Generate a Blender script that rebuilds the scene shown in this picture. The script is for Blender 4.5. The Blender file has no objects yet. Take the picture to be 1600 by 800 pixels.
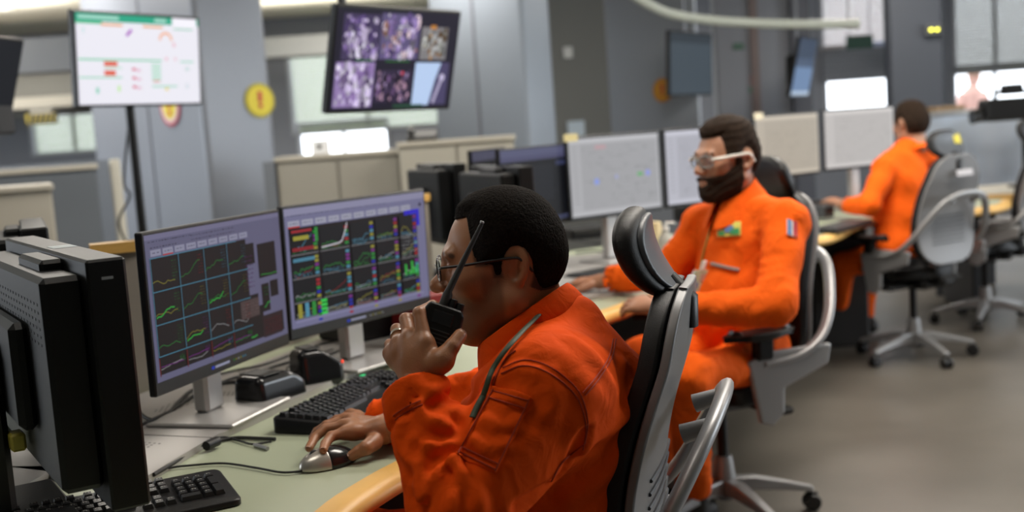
import bpy, bmesh, math, random
import numpy as np
from mathutils import Vector, Matrix
C = bpy.context.scene.collection
PI = math.pi
QUICK = 1.0            # grid coarseness of the sculpted figures
np.seterr(all='ignore')

# ------------------------------------------------------------------ camera
FPX, CAMZ = 1756.0, 1.36
cp, sp = math.cos(.110), math.sin(.110)
cr, sr = math.cos(-.069), math.sin(-.069)
FW = np.array([0, cp, -sp]); r0 = np.array([1., 0, 0]); u0 = np.array([0, sp, cp])
RT = cr*r0 + sr*u0; UP = -sr*r0 + cr*u0
CAM = np.array([0, 0, CAMZ])
def pt(px, py, D):            # survey point: photograph direction taken at distance D
    return CAM + D*(FW + (px-800)/FPX*RT + (400-py)/FPX*UP)
def atz(px, py, z):
    d = FW + (px-800)/FPX*RT + (400-py)/FPX*UP
    return CAM + (z-CAMZ)/d[2]*d
cam = bpy.data.cameras.new('camera'); co = bpy.data.objects.new('camera', cam); C.objects.link(co)
co.matrix_world = Matrix(((RT[0], UP[0], -FW[0], 0), (RT[1], UP[1], -FW[1], 0), (RT[2], UP[2], -FW[2], CAMZ), (0, 0, 0, 1)))
cam.sensor_width = 36; cam.lens = 36*FPX/1600; cam.clip_start = .05; cam.clip_end = 100
cam.dof.use_dof = True; cam.dof.focus_distance = 1.86; cam.dof.aperture_fstop = 2.8
bpy.context.scene.camera = co
# ------------------------------------------------------------------ light
sc = bpy.context.scene
sc.view_settings.view_transform = 'Standard'; sc.view_settings.look = 'None'
sc.view_settings.gamma = 1; sc.view_settings.use_curve_mapping = False
sc.view_settings.exposure = -.32
w = bpy.data.worlds.new('sky'); sc.world = w; w.use_nodes = True
w.node_tree.nodes['Background'].inputs[0].default_value = (.88, .94, 1, 1)
w.node_tree.nodes['Background'].inputs[1].default_value = 4.5
def area(name, loc, size, size_y, power, col, aim):
    l = bpy.data.lights.new(name, 'AREA'); l.shape = 'RECTANGLE'; l.size = size; l.size_y = size_y
    l.energy = power; l.color = col
    o = bpy.data.objects.new(name, l); C.objects.link(o); o.location = loc
    o.rotation_euler = (Vector(aim)-Vector(loc)).to_track_quat('-Z', 'Y').to_euler()
    return o
# ceiling luminaires of the room (fixtures are built below, one under each lamp)
LAMPS = [(.9, 2.9, 62), (1.5, 5.2, 80), (3.6, 4.6, 60), (-1.6, 5.4, 50), (-3.6, 8.2, 70), (-.4, 8.6, 60), (3.2, 8.8, 60), (-5.6, 11.6, 55), (-1.6, 11.8, 50), (2.6, 12, 50), (-1.0, 1.6, 10)]
for i, (x, y, p) in enumerate(LAMPS):
    area('ceiling_lamp', (x, y, 2.93), 1.15, .55, p, (1, .93, .84), (x, y, 0))
# daylight entering through the big window wall on the right
area('window_and_fill_light', (8.6, 5.0, 1.9), 5.5, 1.6, 200, (.86, .93, 1), (0, 4.6, 1.2))
area('window_and_fill_light', (-8.6, 6.0, 1.9), 5.5, 1.6, 150, (.84, .91, 1), (-4, 9.5, 3.1))  # added fill from the unseen left side, for column faces and ceiling

# added uplights without fixtures, unseen above the far bulkheads, brightening the ceiling
area('added_uplight', (-6.4, 11.7, 2.66), 4.2, .3, 30, (1, .94, .82), (-6.4, 11.7, 3.5))
area('added_uplight', (-2.0, 13.0, 2.64), 2.8, .3, 20, (1, .94, .82), (-2.0, 12.8, 3.5))

# ------------------------------------------------------------------ materials
MATS = {}
def mat(name, col, rough=.5, metal=0., bump=0., bscale=60., var=0., vscale=8., emis=None, estr=0., spec=.5, trans=0., coat=0., stretch=None, sheen=0., sss=0.):
    if name in MATS: return MATS[name]
    m = bpy.data.materials.new(name); m.use_nodes = True; MATS[name] = m
    nt = m.node_tree; b = nt.nodes['Principled BSDF']
    b.inputs['Base Color'].default_value = (*col, 1); b.inputs['Roughness'].default_value = rough
    b.inputs['Metallic'].default_value = metal; b.inputs['Specular IOR Level'].default_value = spec
    b.inputs['Transmission Weight'].default_value = trans; b.inputs['Coat Weight'].default_value = coat
    if sheen: b.inputs['Sheen Weight'].default_value = sheen
    if sss:
        b.inputs['Subsurface Weight'].default_value = sss; b.inputs['Subsurface Radius'].default_value = (.012, .005, .003)
        b.inputs['Subsurface Scale'].default_value = 1
    if emis: b.inputs['Emission Color'].default_value = (*emis, 1); b.inputs['Emission Strength'].default_value = estr
    tc = nt.nodes.new('ShaderNodeTexCoord'); src = tc.outputs['Object']
    if stretch:
        mp = nt.nodes.new('ShaderNodeMapping'); mp.inputs['Scale'].default_value = stretch
        nt.links.new(src, mp.inputs['Vector']); src = mp.outputs['Vector']
    if var:
        n = nt.nodes.new('ShaderNodeTexNoise'); n.inputs['Scale'].default_value = vscale; n.inputs['Detail'].default_value = 5
        nt.links.new(src, n.inputs['Vector'])
        mx = nt.nodes.new('ShaderNodeMix'); mx.data_type = 'RGBA'
        mx.inputs[6].default_value = (*[c*(1-var) for c in col], 1); mx.inputs[7].default_value = (*[min(1, c*(1+var)) for c in col], 1)
        cr_ = nt.nodes.new('ShaderNodeMapRange'); cr_.inputs[1].default_value = .3; cr_.inputs[2].default_value = .7
        nt.links.new(n.outputs['Fac'], cr_.inputs[0]); nt.links.new(cr_.outputs[0], mx.inputs[0]); nt.links.new(mx.outputs[2], b.inputs['Base Color'])
    if bump:
        n = nt.nodes.new('ShaderNodeTexNoise'); n.inputs['Scale'].default_value = bscale; n.inputs['Detail'].default_value = 4
        nt.links.new(src, n.inputs['Vector'])
        bp = nt.nodes.new('ShaderNodeBump'); bp.inputs['Strength'].default_value = bump; bp.inputs['Distance'].default_value = .003
        nt.links.new(n.outputs['Fac'], bp.inputs['Height']); nt.links.new(bp.outputs[0], b.inputs['Normal'])
    return m
def tint_mat(name, cola, colb, rough=.5, bump=.15, bscale=300, sss=0., mottle=.12):
    """skin: two colours mixed by the vertex attribute 'tint' (beard shadow, brows, lips)"""
    m = bpy.data.materials.new(name); m.use_nodes = True; nt = m.node_tree; b = nt.nodes['Principled BSDF']
    b.inputs['Roughness'].default_value = rough
    a = nt.nodes.new('ShaderNodeAttribute'); a.attribute_name = 'tint'
    tc = nt.nodes.new('ShaderNodeTexCoord')
    n0 = nt.nodes.new('ShaderNodeTexNoise'); n0.inputs['Scale'].default_value = 25
    nt.links.new(tc.outputs['Object'], n0.inputs['Vector'])
    m0 = nt.nodes.new('ShaderNodeMix'); m0.data_type = 'RGBA'
    m0.inputs[6].default_value = (*[c*(1-mottle) for c in cola], 1); m0.inputs[7].default_value = (cola[0]*(1+mottle), cola[1]*1.02, cola[2], 1)
    nt.links.new(n0.outputs['Fac'], m0.inputs[0])
    mx = nt.nodes.new('ShaderNodeMix'); mx.data_type = 'RGBA'; mx.inputs[7].default_value = (*colb, 1)
    nt.links.new(m0.outputs[2], mx.inputs[6]); nt.links.new(a.outputs['Fac'], mx.inputs[0]); nt.links.new(mx.outputs[2], b.inputs['Base Color'])
    n = nt.nodes.new('ShaderNodeTexNoise'); n.inputs['Scale'].default_value = bscale
    nt.links.new(tc.outputs['Object'], n.inputs['Vector'])
    bp = nt.nodes.new('ShaderNodeBump'); bp.inputs['Strength'].default_value = bump; bp.inputs['Distance'].default_value = .002
    nt.links.new(n.outputs['Fac'], bp.inputs['Height']); nt.links.new(bp.outputs[0], b.inputs['Normal'])
    if sss:
        b.inputs['Subsurface Weight'].default_value = sss; b.inputs['Subsurface Radius'].default_value = (.012, .005, .003); b.inputs['Subsurface Scale'].default_value = 1
    return m
def screen_mat(name, strength):
    m = bpy.data.materials.new(name); m.use_nodes = True; nt = m.node_tree; b = nt.nodes['Principled BSDF']
    b.inputs['Base Color'].default_value = (.004, .004, .005, 1); b.inputs['Roughness'].default_value = .5; b.inputs['Specular IOR Level'].default_value = .12
    a = nt.nodes.new('ShaderNodeAttribute'); a.attribute_name = 'Col'
    nt.links.new(a.outputs['Color'], b.inputs['Emission Color']); b.inputs['Emission Strength'].default_value = strength
    return m
M_BLACK = mat('black plastic', (.006, .006, .0065), .42, spec=.35, bump=.1, bscale=400)
M_BLACKG = mat('glossy black plastic', (.01, .01, .011), .18)
M_DGREY = mat('dark grey plastic', (.035, .037, .042), .45, bump=.1, bscale=500)
M_SILVER = mat('silver painted metal', (.33, .33, .335), .40, .5)
M_SHELL = mat('grey shell plastic', (.215, .215, .22), .42, .25)
M_ALU = mat('light grey stand plastic', (.42, .41, .40), .35, .4)
M_RUBBER = mat('black rubber', (.015, .015, .015), .6)
M_CUSH = mat('black upholstery', (.007, .007, .008), .45, spec=.35, bump=.25, bscale=700)
M_GREEN = mat('pale green laminate', (.38, .42, .30), .42, var=.03, vscale=5)
M_WOOD = mat('beech edge wood', (.72, .43, .12), .42, var=.12, vscale=6, stretch=(1, 1, 12))
M_PANEL = mat('beige partition', (.30, .27, .235), .6)
M_ORANGE = mat('orange coverall cloth', (.80, .080, .002), .85, bump=.22, bscale=900, var=.08, vscale=9, spec=.10)
M_ORANGE2 = mat('bright orange coverall cloth', (.92, .125, .005), .85, bump=.2, bscale=700, var=.06, vscale=9, spec=.18)
def wrinkle(m, scale, dist, stretch=(1, 1, 1)):
    nt = m.node_tree; bp = [n for n in nt.nodes if n.type == 'BUMP'][0]; tc = nt.nodes.new('ShaderNodeTexCoord'); mp = nt.nodes.new('ShaderNodeMapping'); mp.inputs['Scale'].default_value = stretch
    n = nt.nodes.new('ShaderNodeTexNoise'); n.inputs['Scale'].default_value = scale; n.inputs['Detail'].default_value = 3; n.inputs['Distortion'].default_value = 1.2; n.inputs['Roughness'].default_value = .45
    b2 = nt.nodes.new('ShaderNodeBump'); b2.inputs['Strength'].default_value = .6; b2.inputs['Distance'].default_value = dist
    nt.links.new(tc.outputs['Object'], mp.inputs[0]); nt.links.new(mp.outputs[0], n.inputs['Vector']); nt.links.new(n.outputs['Fac'], b2.inputs['Height']); nt.links.new(b2.outputs[0], bp.inputs['Normal'])
wrinkle(M_ORANGE, 20, .008, (1, 1, .9)); wrinkle(M_ORANGE2, 17, .018, (1, 1, .6))
M_CREAM = mat('cream laminate', (.50, .47, .40), .5)
M_BLUEG = mat('blue grey panel', (.185, .205, .235), .5, var=.04, vscale=2)
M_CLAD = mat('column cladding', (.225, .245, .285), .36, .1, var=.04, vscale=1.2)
M_WHITE = mat('white paint', (.75, .75, .72), .5)

# ------------------------------------------------------------------ naming
def tag(o, label=None, cat=None, group=None, kind=None):
    if label: o['label'] = label
    if cat: o['category'] = cat
    if group: o['group'] = group
    if kind: o['kind'] = kind
    return o
def link(name, me, m, parent=None, smooth=True):
    o = bpy.data.objects.new(name, me); C.objects.link(o)
    if m is not None:
        for q in (m if isinstance(m, (list, tuple)) else [m]): me.materials.append(q)
    if smooth and len(me.polygons): me.polygons.foreach_set('use_smooth', [True]*len(me.polygons))
    if parent: o.parent = parent
    return o
def thing(name, label, cat, loc=(0, 0, 0), rz=0., group=None):
    o = bpy.data.objects.new(name, None); C.objects.link(o); o.empty_display_size = .1
    o.location = loc; o.rotation_euler = (0, 0, rz); return tag(o, label, cat, group)
def dup(root, loc, rz, label=None, group=None):
    def cpy(o, par):
        c = o.copy(); C.objects.link(c); c.parent = par
        for ch in list(o.children): cpy(ch, c)
        return c
    r = cpy(root, None); r.location = loc; r.rotation_euler = (0, 0, rz)
    if label: r['label'] = label
    if group: r['group'] = group
    return r
# ------------------------------------------------------------------ mesh building
def V3(*a): return np.array(a, float)
def unit(a): a = np.asarray(a, float); return a/np.linalg.norm(a)
class MB:
    def __init__(s): s.v = []; s.f = []; s.m = []; s.cm = 0
    def add(s, V, Fc):
        b = len(s.v); s.v += [tuple(float(c) for c in q) for q in V]
        for f in Fc: s.f.append(tuple(b+i for i in f)); s.m.append(s.cm)
    def box(s, lo, hi, R=None, o=None, bev=0.):
        lo = np.array(lo, float); hi = np.array(hi, float)
        c = (lo+hi)/2; h = (hi-lo)/2
        b = min(bev, .49*min(2*h))
        V = []; F = []
        if b <= 0:
            for x in (-1, 1):
                for y in (-1, 1):
                    for z in (-1, 1): V.append(c+h*[x, y, z])
            F = [(0, 1, 3, 2), (4, 6, 7, 5), (0, 4, 5, 1), (2, 3, 7, 6), (0, 2, 6, 4), (1, 5, 7, 3)]
        else:
            idx = {}
            for x in (-1, 1):
                for y in (-1, 1):
                    for z in (-1, 1):
                        for a in range(3):
                            q = h*[x, y, z]-b*np.array([x, y, z]); q[a] += b*(x, y, z)[a]
                            idx[x, y, z, a] = len(V); V.append(c+q)
            for a in range(3):
                b1, c1 = (a+1) % 3, (a+2) % 3
                for sgn in (-1, 1):
                    ring = []
                    for (u, v) in ((-1, -1), (1, -1), (1, 1), (-1, 1)):
                        k = [0]*3; k[a] = sgn; k[b1] = u; k[c1] = v; ring.append(idx[(*k, a)])
                    F.append(tuple(ring if sgn > 0 else ring[::-1]))
                for (u, v) in ((-1, -1), (1, -1), (1, 1), (-1, 1)):
                    k0 = [0]*3; k1 = [0]*3
                    k0[a] = -1; k1[a] = 1; k0[b1] = k1[b1] = u; k0[c1] = k1[c1] = v
                    q = (idx[(*k0, b1)], idx[(*k1, b1)], idx[(*k1, c1)], idx[(*k0, c1)])
                    F.append(q if u*v > 0 else q[::-1])
            for x in (-1, 1):
                for y in (-1, 1):
                    for z in (-1, 1):
                        q = tuple(idx[x, y, z, a] for a in range(3)); F.append(q if x*y*z > 0 else q[::-1])
        V = np.array(V)
        if R is not None: V = V@np.array(R).T
        if o is not None: V = V+np.array(o)
        s.add(V, F); return s
    def tube(s, pts, r, n=10, caps=True, flat=1.):
        P = np.array(pts, float); N = len(P); rr = np.broadcast_to(np.array(r, float), (N,))
        T = np.gradient(P, axis=0) if N > 2 else np.array([P[1]-P[0]]*2)
        T /= np.linalg.norm(T, axis=1)[:, None]+1e-12
        ref = V3(0, 0, 1) if abs(T[0][2]) < .9 else V3(1, 0, 0)
        X = unit(np.cross(ref, T[0])); V = []; F = []
        for i in range(N):
            X = unit(X-T[i]*(X@T[i])); Y = np.cross(T[i], X)
            for k in range(n):
                a = 2*PI*k/n; V.append(P[i]+rr[i]*(math.cos(a)*X*flat+math.sin(a)*Y))
        for i in range(N-1):
            for k in range(n):
                F.append((i*n+k, i*n+(k+1) % n, (i+1)*n+(k+1) % n, (i+1)*n+k))
        if caps: F += [tuple(range(n))[::-1], tuple((N-1)*n+k for k in range(n))]
        s.add(V, F); return s
    def lathe(s, prof, c=(0, 0, 0), n=24, axis=(0, 0, 1)):
        z = unit(axis); x = unit(np.cross(z, V3(0, 1, 0) if abs(z[1]) < .9 else V3(1, 0, 0))); y = np.cross(z, x); V = []; F = []
        for (r, h) in prof:
            for k in range(n):
                a = 2*PI*k/n; V.append(np.array(c)+z*h+r*(math.cos(a)*x+math.sin(a)*y))
        for i in range(len(prof)-1):
            for k in range(n): F.append((i*n+k, i*n+(k+1) % n, (i+1)*n+(k+1) % n, (i+1)*n+k))
        F += [tuple(range(n))[::-1], tuple((len(prof)-1)*n+k for k in range(n))]
        s.add(V, F); return s
    def prism(s, poly, z0, z1):
        n = len(poly); V = [(p[0], p[1], z0) for p in poly]+[(p[0], p[1], z1) for p in poly]
        s.add(V, [tuple(range(n))[::-1], tuple(range(n, 2*n))]+[(i, (i+1) % n, n+(i+1) % n, n+i) for i in range(n)]); return s
    def extr(s, poly3, d):
        """polygon (3-D points) extruded by vector d"""
        P = np.array(poly3, float); n = len(P)
        s.add(list(P)+list(P+np.array(d)), [tuple(range(n))[::-1], tuple(range(n, 2*n))]+[(i, (i+1) % n, n+(i+1) % n, n+i) for i in range(n)]); return s
    def sheet(s, G, th):
        """closed slab from a grid of points (nu,nv,3), thickness th (number or grid), along grid normals"""
        G = np.array(G, float); du = np.gradient(G, axis=0); dv = np.gradient(G, axis=1)
        N = np.cross(du, dv); N /= np.linalg.norm(N, axis=2)[..., None]+1e-12
        B = G-N*(np.array(th)[..., None] if np.ndim(th) else th); nu, nv = G.shape[:2]; o = nu*nv
        F = []
        for i in range(nu-1):
            for j in range(nv-1):
                a, b, c, d = i*nv+j, (i+1)*nv+j, (i+1)*nv+j+1, i*nv+j+1
                F += [(a, b, c, d), (o+d, o+c, o+b, o+a)]
        for i in range(nu-1):
            F += [(i*nv, o+i*nv, o+(i+1)*nv, (i+1)*nv), ((i+1)*nv+nv-1, o+(i+1)*nv+nv-1, o+i*nv+nv-1, i*nv+nv-1)]
        for j in range(nv-1):
            F += [(j+1, o+j+1, o+j, j), ((nu-1)*nv+j, o+(nu-1)*nv+j, o+(nu-1)*nv+j+1, (nu-1)*nv+j+1)]
        s.add(list(G.reshape(-1, 3))+list(B.reshape(-1, 3)), F); return s
    def build(s, name, m, parent=None, smooth=False, sub=0, auto=True, xf=None):
        me = bpy.data.meshes.new(name); V = s.v
        if xf is not None:
            R, o = xf; V = [tuple(q) for q in (np.array(V)@np.array(R).T+np.array(o))]
        me.from_pydata(V, [], s.f); me.polygons.foreach_set('material_index', s.m)
        me.validate(); me.update()
        bm = bmesh.new(); bm.from_mesh(me); bmesh.ops.recalc_face_normals(bm, faces=bm.faces[:])
        if smooth and auto:
            for e in bm.edges:
                if len(e.link_faces) == 2 and e.calc_face_angle(0) > .9: e.smooth = False
        bm.to_mesh(me); bm.free()
        o = link(name, me, m, parent, smooth)
        if sub:
            md = o.modifiers.new('s', 'SUBSURF'); md.levels = md.render_levels = sub
        return o
def spline(pts, n=8):
    P = np.array(pts, float); out = []
    Q = np.vstack([2*P[0]-P[1], P, 2*P[-1]-P[-2]])
    for i in range(1, len(Q)-2):
        for t in np.linspace(0, 1, n, endpoint=False):
            a, b, c, d = Q[i-1:i+3]
            out.append(.5*((2*b)+(-a+c)*t+(2*a-5*b+4*c-d)*t*t+(-a+3*b-3*c+d)*t**3))
    out.append(P[-1]); return np.array(out)
def rotz(a): c, s_ = math.cos(a), math.sin(a); return np.array([[c, -s_, 0], [s_, c, 0], [0, 0, 1]])
def roty(a): c, s_ = math.cos(a), math.sin(a); return np.array([[c, 0, s_], [0, 1, 0], [-s_, 0, c]])
def rotx(a): c, s_ = math.cos(a), math.sin(a); return np.array([[1, 0, 0], [0, c, -s_], [0, s_, c]])
def frame(fwd, up=(0, 0, 1)):       # columns: forward, left, up
    f_ = unit(fwd); u_ = np.array(up, float); l_ = unit(np.cross(u_, f_)); u_ = np.cross(f_, l_)
    return np.stack([f_, l_, u_], 1)

# ------------------------------------------------------------------ sculpting with distance fields
def cap(p, a, b, ra, rb=None):
    a = np.asarray(a, float); b = np.asarray(b, float); rb = ra if rb is None else rb
    ab = b-a; t = np.clip(((p-a)@ab)/(ab@ab+1e-12), 0, 1)
    return np.linalg.norm(p-a-t[:, None]*ab, axis=1)-(ra+(rb-ra)*t)
def sph(p, c, r): return np.linalg.norm(p-np.asarray(c, float), axis=1)-r
def ell(p, c, r, R=None):
    q = p-np.asarray(c, float)
    if R is not None: q = q@R
    r = np.asarray(r, float); k0 = np.linalg.norm(q/r, axis=1); k1 = np.linalg.norm(q/(r*r), axis=1)
    return np.where(k1 > 1e-9, k0*(k0-1)/(k1+1e-9), -min(r))
def smin(a, b, k): h = np.clip(.5+.5*(b-a)/k, 0, 1); return b*(1-h)+a*h-k*h*(1-h)
def smax(a, b, k): return -smin(-a, -b, k)
def sstep(x, a, b): t = np.clip((x-a)/(b-a), 0, 1); return t*t*(3-2*t)
def wav(p, k, ph=0., w=.6, wk=9.):
    """warped sine in -1..1"""
    p = np.asarray(p); q = p@np.asarray(k, float)
    return np.sin(q+ph+w*np.sin(p[:, 0]*wk+1.3+ph)+w*np.sin(p[:, 1]*wk*1.3+.4)+w*np.sin(p[:, 2]*wk*.9+2.1*ph))
def nets(f, lo, hi, h):
    """surface nets of field f on a box, evaluated only near the surface"""
    lo = np.array(lo, float); hi = np.array(hi, float); h = h*QUICK; B = 6
    nb = np.ceil((hi-lo)/(h*B)).astype(int); n = nb*B
    ax = [lo[i]+(np.arange(nb[i])+.5)*h*B-.5*h for i in range(3)]
    G = np.stack(np.meshgrid(*ax, indexing='ij'), -1).reshape(-1, 3)
    dc = f(G).reshape(nb)
    Vv = np.repeat(np.repeat(np.repeat(dc, B, 0), B, 1), B, 2).astype(np.float32)
    near = np.abs(dc) < h*B*1.25+.004
    bi = np.argwhere(near)
    off = np.stack(np.meshgrid(*[np.arange(B)]*3, indexing='ij'), -1).reshape(-1, 3)
    for c0 in range(0, len(bi), 3000):
        I = (bi[c0:c0+3000, None, :]*B+off[None]).reshape(-1, 3)
        Vv[I[:, 0], I[:, 1], I[:, 2]] = f(lo+I*h)
    S = Vv < 0
    cx = np.zeros(n-1, np.uint8)
    for i in (0, 1):
        for j in (0, 1):
            for k in (0, 1): cx += S[i:n[0]-1+i, j:n[1]-1+j, k:n[2]-1+k]
    act = (cx > 0) & (cx < 8); ci = np.argwhere(act); idx = -np.ones(act.shape, np.int64); idx[act] = np.arange(len(ci))
    acc = np.zeros((len(ci), 3)); cnt = np.zeros(len(ci))
    corners = [(i, j, k) for i in (0, 1) for j in (0, 1) for k in (0, 1)]
    for a in corners:
        for ax_ in range(3):
            if a[ax_] == 0:
                b = list(a); b[ax_] = 1
                va = Vv[ci[:, 0]+a[0], ci[:, 1]+a[1], ci[:, 2]+a[2]]; vb = Vv[ci[:, 0]+b[0], ci[:, 1]+b[1], ci[:, 2]+b[2]]
                m = (va < 0) != (vb < 0); t = np.where(m, va/(va-vb+1e-20), 0)
                q = np.tile(np.array(a, float), (len(ci), 1)); q[:, ax_] += t
                acc += q*m[:, None]; cnt += m
    P = lo+(ci+acc/cnt[:, None])*h; F = []
    for ax_ in range(3):
        u, v = (ax_+1) % 3, (ax_+2) % 3
        sl0 = [slice(None)]*3; sl1 = [slice(None)]*3; sl0[ax_] = slice(0, n[ax_]-1); sl1[ax_] = slice(1, n[ax_])
        s0 = S[tuple(sl0)]; s1 = S[tuple(sl1)]; e = np.argwhere(s0 != s1)
        e = e[(e[:, u] > 0) & (e[:, v] > 0) & (e[:, u] < n[u]-1) & (e[:, v] < n[v]-1)]
        def gi(du, dv):
            q = e.copy(); q[:, u] -= du; q[:, v] -= dv; return idx[q[:, 0], q[:, 1], q[:, 2]]
        q = np.stack([gi(1, 1), gi(0, 1), gi(0, 0), gi(1, 0)], 1)
        flip = s1[e[:, 0], e[:, 1], e[:, 2]]; q[flip] = q[flip][:, ::-1]
        F.append(q)
    F = np.concatenate(F); F = F[(F >= 0).all(1)]
    return P, F
def mesh_np(name, P, F, tint=None):
    me = bpy.data.meshes.new(name)
    me.vertices.add(len(P)); me.vertices.foreach_set('co', P.astype(np.float32).ravel())
    me.loops.add(F.size); me.loops.foreach_set('vertex_index', F.astype(np.int32).ravel())
    me.polygons.add(len(F)); me.polygons.foreach_set('loop_start', np.arange(0, F.size, 4, dtype=np.int32))
    me.polygons.foreach_set('loop_total', np.full(len(F), 4, np.int32)); me.update(calc_edges=True); me.validate()
    if tint is not None:
        at = me.attributes.new('tint', 'FLOAT', 'POINT'); at.data.foreach_set('value', tint.astype(np.float32))
    return me
def relax(P, F, it=1, lam=.5):
    for _ in range(it):
        A = np.zeros_like(P); c = np.zeros(len(P))
        for a, b in ((0, 1), (1, 2), (2, 3), (3, 0)):
            np.add.at(A, F[:, a], P[F[:, b]]); np.add.at(A, F[:, b], P[F[:, a]]); np.add.at(c, F[:, a], 1); np.add.at(c, F[:, b], 1)
        P = P+lam*(A/np.maximum(c, 1)[:, None]-P)
    return P
def sculpt(name, f, lo, hi, h, m, parent=None, tintf=None, it=1):
    P, F = nets(f, lo, hi, h); P = relax(P, F, it)
    return link(name, mesh_np(name, P, F, tintf(P) if tintf else None), m, parent)
def hit(f, px, py, d0=1.2, d1=2.6):
    """first surface point of field f along the survey direction"""
    d = FW+(px-800)/FPX*RT+(400-py)/FPX*UP; t = d0
    for _ in range(160):
        s_ = float(f((CAM+t*d)[None])[0])
        if s_ < .0006: return CAM+t*d
        t += max(s_*.6, .0008)
        if t > d1: return None
    return CAM+t*d
def poly_d(p, pts):
    d = np.full(len(p), 9.)
    for a, b in zip(pts[:-1], pts[1:]): d = np.minimum(d, cap(p, a, b, 0.))
    return d
# ================================================================== THE SETTING
HC = 3.0; YB = 14.6
def struct(name, mb, m, **k): return tag(mb.build(name, m, **k), kind='structure')
M_FLOOR = mat('grey vinyl floor', (.118, .105, .088), .42, bump=.05, bscale=8, var=.16, vscale=2.2)
struct('floor', MB().box((-9, -3, -.05), (9, 15, 0)), M_FLOOR)
M_CEIL = mat('cream ceiling', (.88, .84, .73), .8)
struct('ceiling', MB().box((-9, -3, HC), (9, 15, HC+.05)), M_CEIL)
M_WALL = mat('olive grey wall', (.20, .20, .185), .7, var=.03, vscale=1)
M_WALLD = mat('blue grey wall', (.235, .25, .285), .6, var=.03, vscale=1)
lw = MB()
for (ya, yb, za, zb) in ((-3, 15, 0, .9), (-3, 15, 2.75, HC), (-3, 3, .9, 2.75), (9, 15, .9, 2.75), (5.9, 6.1, .9, 2.75)): lw.box((-9.1, ya, za), (-9, yb, zb))  # unseen openings added to go with the fill light from the left
struct('wall_left', lw, M_WALL)
struct('wall_front', MB().box((-9, -3.1, 0), (9, -3, HC)), M_WALL)
def wx(px): return (px-800)/FPX*YB*1.0
def holes_wall(name, X0, X1, holes, m, y0, y1):
    xs = sorted({X0, X1, *[h[0] for h in holes], *[h[1] for h in holes]}); zs = sorted({0, HC, *[h[2] for h in holes], *[h[3] for h in holes]})
    b = MB()
    for xa, xb in zip(xs[:-1], xs[1:]):
        run = None
        for za, zb in zip(zs[:-1], zs[1:]):
            c = ((xa+xb)/2, (za+zb)/2)
            solid = not any(h[0] < c[0] < h[1] and h[2] < c[1] < h[3] for h in holes)
            if solid: b.box((xa, y0, za), (xb, y1, zb))
    return struct(name, b, m)
def rectw(p0, p1, Y):      # pixel rectangle -> x0,x1,z0,z1 on the wall plane y=Y
    d = lambda px, py: (lambda r: CAM+r*(Y/r[1]))(FW+(px-800)/FPX*RT+(400-py)/FPX*UP)
    a, b = d(*p0), d(*p1); return (min(a[0], b[0]), max(a[0], b[0]), min(a[2], b[2]), max(a[2], b[2]))
WIN = [rectw((44, 150), (178, 232), YB), rectw((449, 74), (690, 192), YB), rectw((467, 196), (606, 238), YB),
       rectw((1112, -10), (1131, 178), YB), rectw((1283, -20), (1396, 74), YB), rectw((1291, 124), (1393, 172), YB),
       rectw((1490, -30), (1625, 104), YB), rectw((1492, 108), (1625, 205), YB)]
WIN = [(a, b, max(.2, c), min(HC-.05, d)) for a, b, c, d in WIN]
M_FRAME = mat('window frame paint', (.42, .44, .48), .5)
M_SLAT = mat('white blind slat', (.80, .76, .74), .6)
_t = M_SLAT.node_tree.nodes['Principled BSDF']; _t.inputs['Transmission Weight'].default_value = .0
M_GLASS = mat('window glass', (1, 1, 1), 0., trans=1., spec=.3)
M_GLASS.node_tree.nodes['Principled BSDF'].inputs['IOR'].default_value = 1.0
# translucent blind fabric lets daylight glow through
def fabric(name, col):
    m = bpy.data.materials.new(name); m.use_nodes = True; nt = m.node_tree; nt.nodes.remove(nt.nodes['Principled BSDF'])
    t = nt.nodes.new('ShaderNodeBsdfTranslucent'); d = nt.nodes.new('ShaderNodeBsdfDiffuse'); x = nt.nodes.new('ShaderNodeMixShader')
    t.inputs[0].default_value = (*col, 1); d.inputs[0].default_value = (*col, 1); x.inputs[0].default_value = .45
    nt.links.new(t.outputs[0], x.inputs[1]); nt.links.new(d.outputs[0], x.inputs[2]); nt.links.new(x.outputs[0], nt.nodes['Material Output'].inputs[0]); return m
M_BL1 = fabric('white translucent slats', (.62, .56, .55)); M_BL2 = fabric('grey beige slats', (.34, .34, .30)); M_BL3 = fabric('pale green blind', (.66, .70, .60))
holes_wall('wall_back', -9, 9, WIN, M_WALLD, YB, YB+.15)
for i, (a, b, c, d) in enumerate(WIN):
    f = MB()
    t = .035
    for q in (((a-t, c-t), (b+t, c)), ((a-t, d), (b+t, d+t)), ((a-t, c), (a, d)), ((b, c), (b+t, d))): f.box((q[0][0], YB-.03, q[0][1]), (q[1][0], YB+.02, q[1][1]))
    n = 1 if b-a < 1 else 2
    for k in range(1, n): f.box((a+(b-a)*k/n-.02, YB+.05, c), (a+(b-a)*k/n+.02, YB+.09, d))
    wo = struct(f'window_{i+1}', f, M_FRAME)
    MB().box((a, YB+.1, c), (b, YB+.106, d)).build('pane', M_GLASS, wo)
    bl = {0: M_BL3, 1: M_BL3, 3: M_BL1, 4: M_BL1, 6: M_BL2}.get(i)
    if bl:
        s = MB(); z = c+.01
        while z < d-.01:
            s.box((a+.01, -.018, -.001), (b-.01, .018, .001), R=rotx(1.1), o=(0, YB+.045, z)); z += .036
        s.build('blind', bl, wo)
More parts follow.
